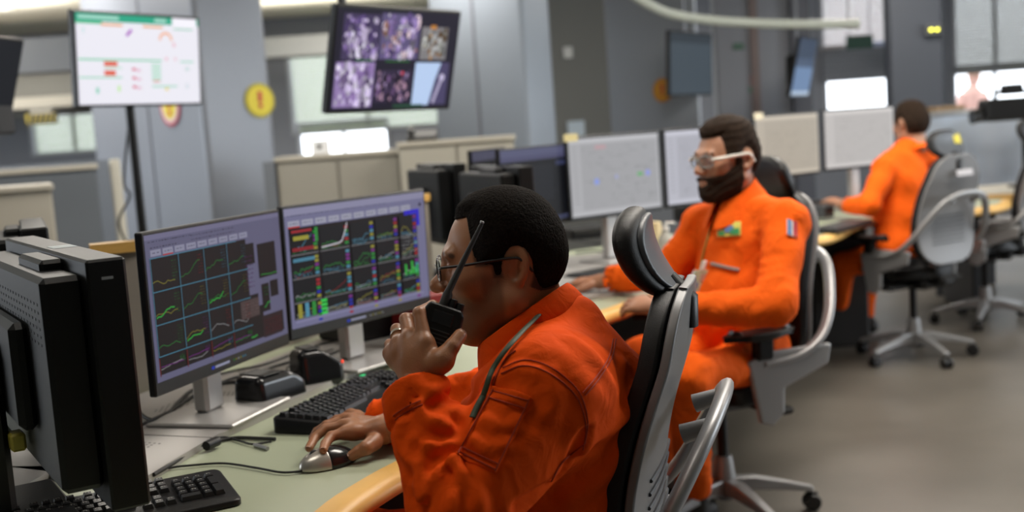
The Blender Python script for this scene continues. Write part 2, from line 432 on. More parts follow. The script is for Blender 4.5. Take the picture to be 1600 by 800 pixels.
# right-hand window wall (out of frame, daylight)
rw = MB()
for (ya, yb, za, zb) in ((-3, 15, 0, .9), (-3, 15, 2.75, HC), (-3, 2, .9, 2.75), (8.2, 15, .9, 2.75), (4.9, 5.1, .9, 2.75)): rw.box((8.9, ya, za), (9, yb, zb))
struct('wall_right', rw, M_WALL)

# columns, turned 45 degrees, clad in blue grey panels
def column(corner, sl, sr, seam, m=M_CLAD):
    cx, cy = corner; b = MB(); k = .70710678
    A = np.array([cx, cy]); L = np.array([-k, k]); R_ = np.array([k, k])
    P = [A, A+R_*sr, A+R_*sr+L*sl, A+L*sl]
    b.prism(P, 0, HC)
    o = struct('column', b, m)
    md = o.modifiers.new('b', 'BEVEL'); md.width = .035; md.segments = 3
    s = MB()
    for t in seam:                                   # narrow cover strips between the cladding sheets
        q = A+L*sl*t; n_ = -R_
        s.prism([q-L*.012, q+L*.012, q+L*.012+n_*.006, q-L*.012+n_*.006], 0, HC)
    if seam: s.build('cover_strip', mat('cover strip', (.16, .17, .2), .5), o)
    return A, L, R_
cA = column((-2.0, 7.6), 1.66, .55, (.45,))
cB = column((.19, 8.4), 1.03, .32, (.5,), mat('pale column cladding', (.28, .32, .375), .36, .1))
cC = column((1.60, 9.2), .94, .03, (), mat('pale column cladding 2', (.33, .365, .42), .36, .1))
# pipe-guard strip on the right of the tall pillar
struct('column', MB().box((3.385, 9.85, 0), (3.86, 10.0, HC), bev=.02), mat('slate pillar', (.055, .062, .078), .5, var=.05, vscale=1.5))
# upper bulkheads and panels on the left and centre
struct('trim_1', MB().box((-9, 11.5, 2.28), (-4.2, 11.9, 2.62)), mat('grey bulkhead', (.30, .31, .325), .6))
struct('trim_2', MB().box((-7.2, 12.6, 1.98), (-4.35, 13.1, 2.1)), M_CREAM)
struct('wall_partition', MB().box((-9, 13.1, 1.9), (-4.35, 13.2, 2.75)), M_WALL)
struct('trim_3', MB().box((-3.6, 12.9, 2.38), (-.4, 13.3, 2.60)), mat('grey bulkhead 2', (.36, .37, .36), .6))
struct('trim_4', MB().box((-4.42, 8.6, 0), (-2.9, 8.75, 1.36)), M_BLUEG)
# grey room divider behind the centre columns
struct('wall_center', MB().box((.30, 11.2, 0), (1.62, 11.35, HC)), M_WALL)
struct('wall_lockers', MB().box((2.19, 11.4, 0), (3.13, 11.55, HC)), M_WALLD)
struct('trim_5', MB().box((2.52, 11.36, 0), (2.60, 11.40, HC)), mat('brown downpipe', (.17, .125, .12), .5))
struct('trim_6', MB().box((2.92, 11.30, 0), (3.10, 11.40, HC)), mat('dark conduit panel', (.085, .09, .11), .5))

# bright vertical tube on the far centre wall, round wall lamp
lamp = thing('wall_tube_lamp', 'slim bright vertical tube lamp on the edge of the pale column by the hanging screens', 'lamp', (1.38, 8.55, 0))
# ================================================================== CEILING LUMINAIRES
M_DIFF = mat('lamp diffuser', (.9, .9, .88), .5, emis=(1, .95, .86), estr=2.2)
lbls = ['above the bearded operator', 'above the aisle beside the third station', 'above the empty chair', 'above the standing white screen', 'near the left bulkhead', 'over the middle cabinets', 'over the far right desk', 'over the far left corner, visible at the top left', 'in front of the centre bulkhead', 'by the back right windows', 'above the desk beside the camera']
proto = None
for i, (x, y, p) in enumerate(LAMPS):
    lb = 'recessed white rectangular ceiling light '+lbls[i]
    if proto is None:
        proto = thing('ceiling_light', lb, 'ceiling light', (x, y, HC), group='ceiling lights')
        MB().box((-.62, -.32, -.03), (.62, -.29, 0)).box((-.62, .29, -.03), (.62, .32, 0)).box((-.62, -.29, -.03), (-.59, .29, 0)).box((.59, -.29, -.03), (.62, .29, 0)).build('frame', M_WHITE, proto)
        MB().box((-.59, -.29, -.012), (.59, .29, -.002)).build('diffuser', M_DIFF, proto)
    else: dup(proto, (x, y, HC), 0, lb)
bpy.data.objects.remove(lamp)
# long suspended white rail that sweeps across the top right
rp = [pt(930, -60, 7.2), pt(985, -12, 7.25), pt(1012, 6, 7.3), pt(1050, 22, 7.35), pt(1115, 32, 7.4), pt(1200, 37, 7.4), pt(1280, 38, 7.4), pt(1342, 37, 7.4)]
rr = spline(rp, 8)
rail = thing('suspended_rail', 'curved pale tubular rail sweeping below the ceiling at top right', 'rail', (0, 0, 0))
MB().tube(rr, .031, 14).build('tube', mat('pale green grey enamel', (.46, .50, .46), .3), rail, smooth=True)
for k, q in enumerate((rr[3], rr[-3])):
    MB().tube([q+V3(0, 0, .03), V3(q[0], q[1], HC)], .004, 6).build('hanger', M_ALU, rail)

# ================================================================== SIGNS
def disc_sign(name, label, c, n, r, kind):
    n = unit(n); t = thing(name, label, 'sign', tuple(c))
    X = unit(np.cross(V3(0, 0, 1), n)); xf = (np.stack([X, V3(0, 0, 1), n], 1), (0, 0, 0))
    red = mat('sign red', (.55, .04, .035), .5); yel = mat('sign yellow', (.72, .60, .03), .5); pnk = mat('sign pale', (.70, .52, .50), .5)
    ring = (red, yel)
    MB().lathe([(r, 0), (r, .008)], n=40).build('rim', {0: mat('sign olive rim', (.42, .36, .02), .5), 1: mat('sign red rim', (.42, .05, .10), .5), 2: mat('sign orange rim', (.55, .22, .02), .5)}[kind], t, xf=xf)
    MB().lathe([(r*.84, .008), (r*.84, .010)], n=40).build('face', {0: yel, 1: pnk, 2: mat('sign amber', (.72, .34, .02), .5)}[kind], t, xf=xf)
    b = MB(); 
    if kind == 1:
        b.lathe([(r*.62, .010), (r*.62, .011)], n=32)
    b2 = MB().box((-r*.13, -r*.10, .010 if kind != 1 else .0115), (r*.13, r*.52, .013)).box((-r*.13, -r*.42, .010 if kind != 1 else .0115), (r*.13, -r*.2, .013))
    if kind == 1: b.build('disc', yel, t, xf=xf)
    b2.build('mark', red, t, xf=xf); return t
k7 = .70710678
def on_left(cc, px, py):      # point on the left face of a column
    A, L, R_ = cc; d = FW+(px-800)/FPX*RT+(400-py)/FPX*UP
    n = np.array([k7, k7]); t = (A@n)/(d[:2]@n); return CAM+d*t
def on_right(cc, px, py):
    A, L, R_ = cc; d = FW+(px-800)/FPX*RT+(400-py)/FPX*UP
    n = np.array([k7, -k7]); t = (A@n)/(d[:2]@n); return CAM+d*t
q = on_left(cA, 267, 167); disc_sign('round_sign', 'round red rimmed warning sign on the column, half hidden by the white standing screen', q-V3(k7, k7, 0)*.002, (-k7, -k7, 0), .135, 1)
q = on_right(cA, 405, 157); disc_sign('round_sign', 'round yellow warning sign with a red upright mark on the blue grey column', q+V3(k7, -k7, 0)*.002, (k7, -k7, 0), .12, 0)
q = on_left(cC, 1036, 141); disc_sign('round_sign', 'small round amber warning sign on the pale column beside the dark hanging screen', q-V3(k7, k7, 0)*.002, (-k7, -k7, 0), .10, 2)
def plate(name, label, px0, py0, px1, py1, Y, m, th=.02, cat='sign'):
    a, b, c, d = rectw((px0, py0), (px1, py1), Y)
    o = MB().box((a, Y-th, c), (b, Y, d), bev=.003).build(name, m); return tag(o, label, cat)
plate('small_sign', 'tiny red and white notice on the grey lockers left of the brown pipe', 1172, 118, 1184, 133, 11.4, mat('notice red', (.38, .13, .10), .5))
plate('small_sign', 'tiny green notice on the grey lockers below the red one', 1170, 137, 1186, 144, 11.4, mat('notice green', (.10, .22, .16), .5))
plate('small_sign', 'tiny dark green notice high on the grey lockers', 1145, 68, 1162, 77, 11.4, mat('notice dark green', (.05, .13, .09), .5))
plate('power_socket_plate', 'small white round fitting on the olive wall between the columns', 880, 74, 895, 90, 11.2, M_WHITE, cat='wall fitting')
plate('paper_notice', 'pale blue paper sheet just above the monitor with the yellow note', 886, 190, 914, 212, 11.2, mat('pale blue paper', (.62, .72, .80), .6), cat='paper')
# exit sign hung in front of the blinds
es = thing('exit_sign', 'dark green hanging exit sign in front of the bright blinds', 'sign', (0, 0, 0))
a, b, c, d = rectw((1322, 57), (1364, 75), 13.9)
MB().box((a, 13.88, c), (b, 13.92, d), bev=.004).build('plate', mat('exit green', (.006, .05, .028), .5), es)
MB().box((a+.03, 13.9, d), (a+.04, 13.91, HC)).box((b-.04, 13.9, d), (b-.03, 13.91, HC)).build('hanger', M_DGREY, es)
# grey roller box below the blinds
a, b, c, d = rectw((1284, 80), (1397, 122), 14.5)
rb = thing('roller_shutter', 'grey ribbed roller shutter panel between the two bright windows', 'shutter', (0, 0, 0))
m_ = MB()
for k in range(6): m_.box((a, 14.42, c+(d-c)*k/6+.004), (b, 14.56, c+(d-c)*(k+1)/6-.004), bev=.01)
m_.build('slats', mat('grey shutter', (.22, .235, .265), .5), rb)
MB().box((b-.32, 14.385, d+.01), (b-.03, 14.40, d+.07)).build('blue_label', mat('pale blue label', (.45, .52, .75), .5), rb)
MB().box((a-.02, 14.4, d), (b+.02, 14.58, d+.05), bev=.01).build('head_box', mat('pale shutter head', (.36, .36, .38), .5), rb)
# yellow twin lamps on the slate pillar
tl = thing('twin_signal_lamp', 'pair of small glowing yellow lamps on the slate pillar', 'lamp', (0, 0, 0))
yl = mat('yellow lamp glass', (.6, .6, .05), .4, emis=(1, .95, .08), estr=5)
q1, q2 = pt(1449, 48, 9.75), pt(1458.5, 47.5, 9.75)
MB().box((min(q1[0], q2[0])-.05, 9.80, q1[2]-.05), (max(q1[0], q2[0])+.05, 9.852, q1[2]+.05), bev=.01).build('housing', mat('lamp housing', (.07, .075, .09), .5), tl)
for q in (q1, q2): MB().lathe([(.012, 0), (.012, .02), (.006, .028)], c=(q[0], 9.80, q[2]), n=14, axis=(0, -1, 0)).build('bulb', yl, tl, smooth=True)
# yellow/black hazard label on the left
a, b, c, d = rectw((40, 179), (90, 192), 12.62)
hz = thing('hazard_strip', 'yellow and black striped hazard strip hanging under the far left ledge', 'hazard strip', (0, 0, 0))
MB().box((a, 12.62, c), (b, 12.64, d)).build('board', mat('hazard yellow', (.62, .48, .05), .5), hz)
m_ = MB()
for k in range(6):
    x = a+(b-a)*k/6+.01; m_.extr([(x, 12.618, c), (x+.04, 12.618, c), (x+.07, 12.618, d), (x+.03, 12.618, d)], (0, .0015, 0))
m_.build('stripe', mat('hazard black', (.02, .02, .02), .5), hz)
MB().box((a+.05, 12.625, d-.005), (b-.05, 12.635, 1.982)).build('hanger', M_CREAM, hz)

# ================================================================== CABINETS
def cabinet(name, label, lo, hi, m, mt, nd, rz=0., group=None, handles=True):
    cx, cy = (lo[0]+hi[0])/2, (lo[1]+hi[1])/2
    t = thing(name, label, 'cabinet', (cx, cy, 0), rz, group)
    W_, D_, H_ = hi[0]-lo[0], hi[1]-lo[1], hi[2]
    MB().box((-W_/2, -D_/2+.02, .08), (W_/2, D_/2, H_-.03)).box((-W_/2+.03, -D_/2+.06, 0), (W_/2-.03, D_/2-.03, .08)).build('body', m, t)
    MB().box((-W_/2-.01, -D_/2-.01, H_-.03), (W_/2+.01, D_/2, H_), bev=.004).build('top_panel', mt, t)
    for k in range(nd):
        x0 = -W_/2+W_*k/nd+.006; x1 = -W_/2+W_*(k+1)/nd-.006
        dr = MB().box((x0, -D_/2, .1), (x1, -D_/2+.019, H_-.045), bev=.003).build('door', m, t)
        if handles: MB().box((x1-.06, -D_/2-.02, H_*.62), (x1-.045, -D_/2, H_*.62+.13), bev=.004).build('handle', M_SILVER, dr)
    return t
M_CAB = mat('warm beige cabinet', (.36, .345, .30), .5)
cabinet('storage_cabinet', 'tall blue grey cabinet row at far left behind the beige cabinet', (-3.242, 6.529, 0), (-2.492, 7.029, 1.34), mat('slate cabinet', (.13, .148, .17), .5), M_CREAM, 1, rz=.41, handles=False)
cabinet('storage_cabinet', 'beige cabinet with a single door at the left edge of the picture', (-3.162, 5.411, 0), (-2.312, 5.861, 1.26), M_CREAM, M_CREAM, 1, rz=.41)
tag(MB().box((-.03, -.15, 0), (.03, .15, 1.36), R=rotz(.35), o=(-2.40, 6.95, 0), bev=.01).build('cream_post_panel', mat('cream post', (.62, .60, .52), .5)), 'narrow cream end panel standing left of the big column', 'panel')
cabinet('low_cabinet', 'low cabinet with grey end panel and beige doors between the columns', (-1.42, 7.0, 0), (-.66, 7.5, 1.30), M_CAB, M_CREAM, 2)
cabinet('low_cabinet', 'long beige low cabinet running behind the back-to-back monitors', (-.64, 6.8, 0), (.06, 7.3, 1.34), mat('beige cabinet 2', (.43, .41, .35), .5), M_CREAM, 2)
tag(MB().box((-1.50, 6.98, 0), (-1.43, 7.5, 1.28), bev=.005).build('end_panel', M_BLUEG), 'slate end panel closing the left side of the middle cabinets', 'panel')
# dark equipment standing on the cabinets
eq = thing('desk_phone', 'dark desk phone standing on the beige cabinet below the camera screen', 'telephone', tuple(pt(660, 219, 7.0)*V3(1, 1, 0)+V3(0, 0, 1.34)))
MB().extr([(-.09, -.08, 0), (-.09, .10, 0), (-.09, .10, .07), (-.09, -.08, .025)], (.18, 0, 0)).build('body', M_RUBBER, eq)
MB().box((-.085, -.06, .055), (-.045, .09, .085), R=rotx(.24), bev=.01).build('handset', M_RUBBER, eq)
b_ = thing('white_carton', 'bright white box with a small dark label standing in front of the window', 'box', tuple(pt(502, 241, 7.2)*V3(1, 1, 0)+V3(0, 0, 1.30)))
MB().box((-.05, -.05, 0), (.05, .05, .09), bev=.004).build('carton', mat('white card', (.85, .87, .9), .5), b_)
MB().box((-.012, -.0525, .035), (.012, -.05, .062)).build('label', M_BLACK, b_)
# ================================================================== CONSOLE DESK
DZ = .76; SZ = .775
fr = [(-.42, .9), (-.41, 1.2), (-.40, 1.5), tuple(atz(492, 800, DZ)[:2]), tuple(atz(567, 749, DZ)[:2]), tuple(atz(630, 715, DZ)[:2]), tuple(atz(720, 665, DZ)[:2]), (.02, 2.42), (.10, 2.66), (.13, 2.95), (.14, 3.2), tuple(atz(915, 495, DZ)[:2]), tuple(atz(960, 478, DZ)[:2]), tuple(atz(1010, 461, DZ)[:2]), (.66, 3.92), (.90, 4.12), (1.04, 4.4), (1.12, 4.75), (1.2, 5.05), (1.36, 5.28), tuple(atz(1290, 366, DZ)[:2]), tuple(atz(1345, 343, DZ)[:2]), (2.35, 6.15), (2.75, 6.35), (2.95, 6.7)]
fr = spline([(x, y, 0) for x, y in fr], 5)[:, :2]
bk = [(2.3, 7.3), (1.75, 6.95), (1.2, 6.55), (.75, 5.75), (.25, 5.45), (-.25, 5.3), (-.55, 4.5), (-.70, 3.7), (-.95, 3.0), (-1.5, 3.2), (-1.62, 2.4), (-1.3, 1.6), (-1.15, .9)]
desk = thing('control_desk', 'long curved control desk with pale green top and rounded beech edge', 'desk', (0, 0, 0))
MB().prism([tuple(q) for q in fr]+bk, DZ-.03, DZ).build('desktop', M_GREEN, desk)
tg = np.gradient(fr, axis=0); tg /= np.linalg.norm(tg, axis=1)[:, None]; nn = np.stack([tg[:, 1], -tg[:, 0]], 1)
e = MB(); prof = [(-.001, DZ+.0006), (.030, DZ+.0006), (.046, DZ-.004), (.054, DZ-.014), (.056, DZ-.024), (.050, DZ-.036), (.036, DZ-.042), (-.001, DZ-.042)]
G = np.array([[(*(q+n_*a), z) for (a, z) in prof] for q, n_ in zip(fr, nn)])
V = G.reshape(-1, 3); F = []; npf = len(prof)
for i in range(len(fr)-1):
    for j in range(npf): F.append((i*npf+j, i*npf+(j+1) % npf, (i+1)*npf+(j+1) % npf, (i+1)*npf+j))
F += [tuple(range(npf)), tuple((len(fr)-1)*npf+j for j in range(npf))[::-1]]
e.add(V, F); e.build('wood_edge', M_WOOD, desk, smooth=True)
m_ = MB()
for a, b in zip(bk[:-1], bk[1:]):
    a = V3(*a, 0); b = V3(*b, 0); n_ = unit(np.cross(V3(0, 0, 1), b-a)); n_ = -n_ if n_@(V3(0, 3.5, 0)-a) < 0 else n_
    m_.extr([a+V3(0, 0, .0), b+V3(0, 0, .0), b+V3(0, 0, DZ-.03), a+V3(0, 0, DZ-.03)], n_*.025)
m_.build('modesty_panel', mat('dark brown panel', (.06, .038, .03), .6), desk)
for (x, y) in ((-.75, 1.25), (-.25, 2.75), (-.2, 3.35), (.55, 4.75), (1.05, 5.6), (1.9, 6.55)): MB().box((x-.2, y-.2, 0), (x+.12, y+.2, DZ-.03), bev=.01).build('pedestal', mat('charcoal pedestal', (.03, .028, .028), .5), desk)
# metal equipment plates lying on the desk
M_PLATE = mat('grey metal plate', (.40, .385, .37), .4, .35, var=.04, vscale=4)
def plate_on_desk(label, poly, perf):
    t = thing('equipment_plate', label, 'plate', (0, 0, 0), group='metal equipment plates on the desk')
    MB().prism(poly, DZ+.0005, SZ).build('plate', M_PLATE, t)
    h = MB(); P = [V3(*q, 0) for q in perf]
    u_ = unit(P[1]-P[0]); v_ = unit(P[2]-P[0]); L1 = np.linalg.norm(P[1]-P[0]); L2 = np.linalg.norm(P[2]-P[0])
    for i in range(int(L1/.013)):
        for j in range(int(L2/.013)):
            q = P[0]+u_*(i*.013+(j % 2)*.0065)+v_*j*.013; r = .0035
            h.add([(q[0]+r*math.cos(a), q[1]+r*math.sin(a), SZ+.0003) for a in np.linspace(0, 2*PI, 7)[:-1]], [tuple(range(6))])
    tag(h.build('perforation', M_BLACK, t), kind='stuff')
a0, a1, a2, a3, a4 = [tuple(atz(x, y, SZ)[:2]) for x, y in ((216, 752), (329, 684), (425, 640), (532, 588), (606, 556))]
plate_on_desk('grey metal plate with fine holes under the left dark monitor', [a0, a1, (a1[0]-.42, a1[1]+.16), (a0[0]-.42, a0[1]+.22)], [(a1[0]-.10, a1[1]-.02), (a1[0]-.35, a1[1]+.1), (a0[0]-.12, a0[1]+.16)])
plate_on_desk('grey metal plate behind the two black speakers', [(a1[0]+.002, a1[1]+.004), a2, a3, (a3[0]-.40, a3[1]+.2), (a1[0]-.42, a1[1]+.17)], [(a2[0]-.14, a2[1]+.0), (a2[0]-.3, a2[1]+.07), (a2[0]-.08, a2[1]+.2)])
plate_on_desk('grey metal plate under the right dark monitor', [(a3[0]+.002, a3[1]+.004), a4, (-.20, 3.45), (-.55, 3.5), (a3[0]-.30, a3[1]+.16)], [(-.42, 3.2), (-.33, 3.3), (-.5, 3.3)])
l0, l1 = atz(0, 778, SZ), atz(62, 745, SZ)
dl = unit(l1-l0); pl_ = V3(-dl[1], dl[0], 0)
plate_on_desk('grey perforated plate at the lower left corner under the big black monitor', [tuple((l0-dl*.18)[:2]), tuple((l1+dl*.07)[:2]), tuple((l1+dl*.07+pl_*.30)[:2]), tuple((l0-dl*.18+pl_*.30)[:2])], [tuple((l0+pl_*.05)[:2]), tuple((l1+pl_*.05)[:2]), tuple((l0+pl_*.2)[:2])])
plate_on_desk('grey metal plate behind the bearded operator at the second station', [(.12, 3.75), (.42, 3.95), (.75, 4.3), (.85, 4.85), (.5, 5.2), (.15, 5.1), (-.1, 4.2)], [(.3, 4.2), (.45, 4.3), (.2, 4.4)])
# privacy partition with wooden cap behind the dark monitors
p0, p1, p2_ = V3(-1.22, 2.42, 0), V3(-.92, 2.80, 0), V3(-.30, 4.05, 0)
part = thing('desk_privacy_screen', 'beige desk partition with yellow wooden cap behind the dark monitors', 'partition', (0, 0, 0))
m_ = MB(); c_ = MB()
p0 = atz(140, 384, 1.15)*V3(1, 1, 0); p1 = atz(213, 377, 1.15)*V3(1, 1, 0); p2_ = atz(668, 303, 1.15)*V3(1, 1, 0)
for a, b in ((p0, p1), (p1, p2_)):
    n_ = unit(np.cross(V3(0, 0, 1), b-a))
    m_.extr([a+V3(0, 0, DZ), b+V3(0, 0, DZ), b+V3(0, 0, 1.125), a+V3(0, 0, 1.125)], n_*.03)
    c_.extr([a-n_*.01+V3(0, 0, 1.125), b-n_*.01+V3(0, 0, 1.125), b-n_*.01+V3(0, 0, 1.152), a-n_*.01+V3(0, 0, 1.152)], n_*.055)
m_.build('panel', M_PANEL, part); c_.build('wood_cap', M_WOOD, part)

# ================================================================== OFFICE CHAIRS
def outline_sheet(prof, W, th, curv, nu=15, nv=25, p_top=3.2, inset=0., wtop=.8, back=0.):
    """curved rounded panel: prof(v)->(x,z), half width W, curvature curv (edges come forward, +x)"""
    vv = -np.cos(np.linspace(0, PI, nv)); uu = -np.cos(np.linspace(0, PI, nu)); G = np.zeros((nu, nv, 3))
    for j, v in enumerate(vv):
        wv = (1-min(1, abs(v))**p_top)**(1/p_top)*(1+(wtop-1)*(v+1)/2)
        wv = max(wv, .30 if abs(v) > .999 else .3) if abs(v) < .9999 else .42*(1+(wtop-1)*(v+1)/2)
        x, z = prof(v*(1-inset))
        for i, u in enumerate(uu):
            y = u*W*wv*(1-inset); G[i, j] = (x+curv*y*y-back, y, z)
    return G
def make_chair(label, loc, ang, group='operator chairs', recline=0., armr=True):
    t = thing('office_chair', label, 'chair', loc, ang, group)
    # base
    for k in range(5):
        a = 2*PI*k/5+.3; R = rotz(a)
        lg = MB(); P = [V3(.03, 0, .115), V3(.10, 0, .118), V3(.21, 0, .098), V3(.305, 0, .076)]; W_ = [.030, .028, .022, .017]; H_ = [.028, .022, .015, .010]
        V = []; F = []
        for q, w_, h_ in zip(P, W_, H_): V += [q+V3(0, -w_, -h_), q+V3(0, w_, -h_), q+V3(0, w_*.8, h_), q+V3(0, -w_*.8, h_)]
        for i in range(3):
            for j in range(4): F.append((i*4+j, i*4+(j+1) % 4, i*4+4+(j+1) % 4, i*4+4+j))
        F += [(0, 1, 2, 3), (12, 15, 14, 13)]; lg.add(V, F)
        lo = lg.build('leg', M_SILVER, t, xf=(R, (0, 0, 0)))
        md = lo.modifiers.new('b', 'BEVEL'); md.width = .006; md.segments = 2
        cs = MB(); 
        for s_ in (-1, 1): cs.lathe([(.012, -.009), (.026, -.009), (.029, -.005), (.029, .005), (.026, .009), (.012, .009)], c=(.30, s_*.015, .029), axis=(0, 1, 0), n=18)
        cs.box((.278, -.006, .03), (.322, .006, .064), bev=.004)
        cs.build('caster', M_BLACKG, lo, smooth=True, xf=(R, (0, 0, 0)))
    MB().lathe([(.030, .07), (.038, .08), (.038, .15), (.032, .20), (.028, .22)], n=24).build('hub', M_SILVER, t, smooth=True)
    MB().lathe([(.019, .21), (.019, .42)], n=18).build('gas_column', M_BLACK, t, smooth=True)
    MB().box((-.17, -.11, .395), (.14, .11, .455), bev=.02).box((-.24, -.05, .41), (-.1, .05, .47), bev=.02).build('mechanism', M_BLACK, t)
    # seat
    n = 13; uu = -np.cos(np.linspace(0, PI, n)); G = np.zeros((n, n, 3))
    for i, u in enumerate(uu):
        for j, v in enumerate(uu):
            kx = (1-.42*abs(v)**6); ky = (1-.42*abs(u)**6)
            x = .03+u*.245*kx; y = v*.25*ky; G[i, j] = (x, y, .525-.05*max(0, u-.45)**1.5*2-.012*(1-v*v)*(1-u*u)-.02*abs(v)**4)
    MB().sheet(G, .065).build('seat', M_CUSH, t, smooth=True, sub=1)
    # backrest: lumbar curve, leaning back
    tl_ = math.radians(6.5+recline)
    def prof(v):
        s_ = (v+1)/2; L = .568*s_; x = -.205-.0-math.sin(tl_)*L+.035*math.sin(PI*min(1, s_*1.25))*(1 if s_ < .8 else 1)-.0; z = .53+math.cos(tl_)*L
        return x, z
    B = outline_sheet(prof, .235, .03, .35, wtop=.80)
    MB().sheet(B, .030).build('backrest', M_CUSH, t, smooth=True, sub=1)
    Bs = outline_sheet(prof, .235, .03, .35, inset=.006, wtop=.80, back=.035)
    sh = MB().sheet(Bs, .016).build('back_shell', M_SHELL, t, smooth=True, sub=1)
    # louvre grooves low on the shell
    lv = MB()
    for k in range(7):
        v = -.62+k*.085; x, z = prof(v*.965)
        P = [V3(x-.049+.35*y*y, y, z) for y in np.linspace(-.12, .12, 9)]; P = [q-V3(.004, 0, 0) for q in P]; lv.tube(P, .0035, 6)
    lv.build('louvre', M_DGREY, sh, smooth=True)
    # headrest
    tx, tz = prof(1.); hx, hz = tx-.006, tz+.050
    def hsdf(k, t0, t1, rr_):
        def f(p):
            z = p[:, 2]; y = p[:, 1]; s_ = p[:, 0]-(.042+.36*z-.020*(z/.075)**2+.7*y*y)
            g = (((np.abs(y)/(.122*k))**2.5+(np.abs(z)/(.076*k))**2.5)**.4-1)*.076*k
            e = np.abs(s_-(t0+t1)/2)-(t1-t0)/2
            a = np.maximum(g+rr_, 0); b = np.maximum(e+rr_, 0)
            return np.sqrt(a*a+b*b)+np.minimum(np.maximum(g+rr_, e+rr_), 0)-rr_
        return f
    lo_, hi_ = (-.09, -.16, -.10), (.13, .16, .10)
    hr = sculpt('headrest', hsdf(1., -.022, .022, .018), lo_, hi_, .004, M_CUSH, t); hr.location = (hx, 0, hz)
    sculpt('headrest_panel', hsdf(.85, -.030, -.016, .004), lo_, hi_, .003, mat('slate headrest panel', (.062, .070, .084), .42), hr)
    MB().tube([(hx-.005, 0, hz-.045), (hx-.030, 0, hz-.075), (tx-.045, 0, tz-.03), (tx-.045, 0, tz-.08)], [.012, .013, .012, .010], 10, flat=2.0).build('headrest_stem', M_BLACK, t, smooth=True)
    # bow tube round the back joining the armrest supports
    half = [V3(.02, .285, .585), V3(-.10, .29, .595), V3(-.19, .288, .635), V3(-.25, .265, .70), V3(-.30, .215, .785), V3(-.34, .150, .858), V3(-.357, .07, .890), V3(-.360, 0, .895)]
    full = spline(half+[q*V3(1, -1, 1) for q in half[-2::-1]], 5)
    bw = MB().tube(full, .0135, 12, flat=1.5).build('back_bow', M_SILVER, t, smooth=True)
    for s_ in (-1, 1): MB().tube([(-.352, s_*.10, .872), (-.300, s_*.10, .855)], [.013, .017], 12).build('bow_bracket', M_SILVER, bw, smooth=True)
    for s_ in (-1, 1):
        pl = [V3(.085, 0, .60), V3(.045, 0, .40), V3(.0, 0, .385), V3(-.045, 0, .42), V3(-.05, 0, .50), V3(-.22, 0, .555), V3(-.235, 0, .62), V3(.0, 0, .625)]
        P = [q+V3(0, s_*.278, 0) for q in pl]
        so = MB().extr(P, (0, s_*.022, 0)).build('arm_support', M_SILVER, t)
        md = so.modifiers.new('b', 'BEVEL'); md.width = .008; md.segments = 2
        if armr:
            MB().box((-.01, s_*.289-.022, .60), (.055, s_*.289+.022, .675), bev=.01).build('arm_post', M_BLACK, so)
            n = 11; uu = -np.cos(np.linspace(0, PI, n)); A = np.zeros((n, 7, 3)); vv = -np.cos(np.linspace(0, PI, 7))
            for i, u in enumerate(uu):
                for j, v in enumerate(vv):
                    A[i, j] = (.03+u*.135*(1-.3*abs(v)**4), s_*.285+v*.048*(1-.55*abs(u)**5), .698-.008*v*v-.006*u*u)
            MB().sheet(A, .026).build('armrest', M_BLACK, t, smooth=True, sub=1)
    MB().box((-.10, -.28, .405), (-.02, .28, .43), bev=.01).build('arm_crossbar', M_BLACK, t)
    return t
ch1 = make_chair('nearest operator chair, dark headrest and grey shell seen edge-on behind the man with the radio', (-.008, 1.95, 0), math.atan2(.26, -.965))
CH2 = (.67, 3.72, 0); CH3 = (2.13, 5.95, 0)
ch2 = dup(ch1, CH2, math.atan2(-.38, -.92), 'operator chair the bearded man sits in, black back and armrest toward the camera')
ch3 = dup(ch1, CH3, math.atan2(.87, -.50), 'operator chair seen from behind, yellow sticker on its headrest and pale label on its shell')
ch4 = dup(ch1, (2.88, 6.80, 0), math.atan2(.50, -.86), 'empty operator chair at the right edge of the picture')
# sticker and label on the third chair only
ch1_h = [c for c in ch1.children if c.name == 'headrest'][0]; ch1_h.rotation_euler = (0, 0, .05)
hh = [c for c in ch3.children if c.name.startswith('headrest') and 'stem' not in c.name][0]
MB().box((-.003, -.085, .0), (.0, -.035, .05), R=roty(.30), o=(.012, 0, .0), bev=.001).build('yellow_sticker', mat('yellow sticker', (.65, .55, .03), .5), hh)
MB().box((-.003, -.07, -.016), (.0, .05, .016), R=roty(.16), o=(-.336, 0, 1.00), bev=.001).build('shell_label', mat('pale label', (.5, .48, .50), .5), ch3)
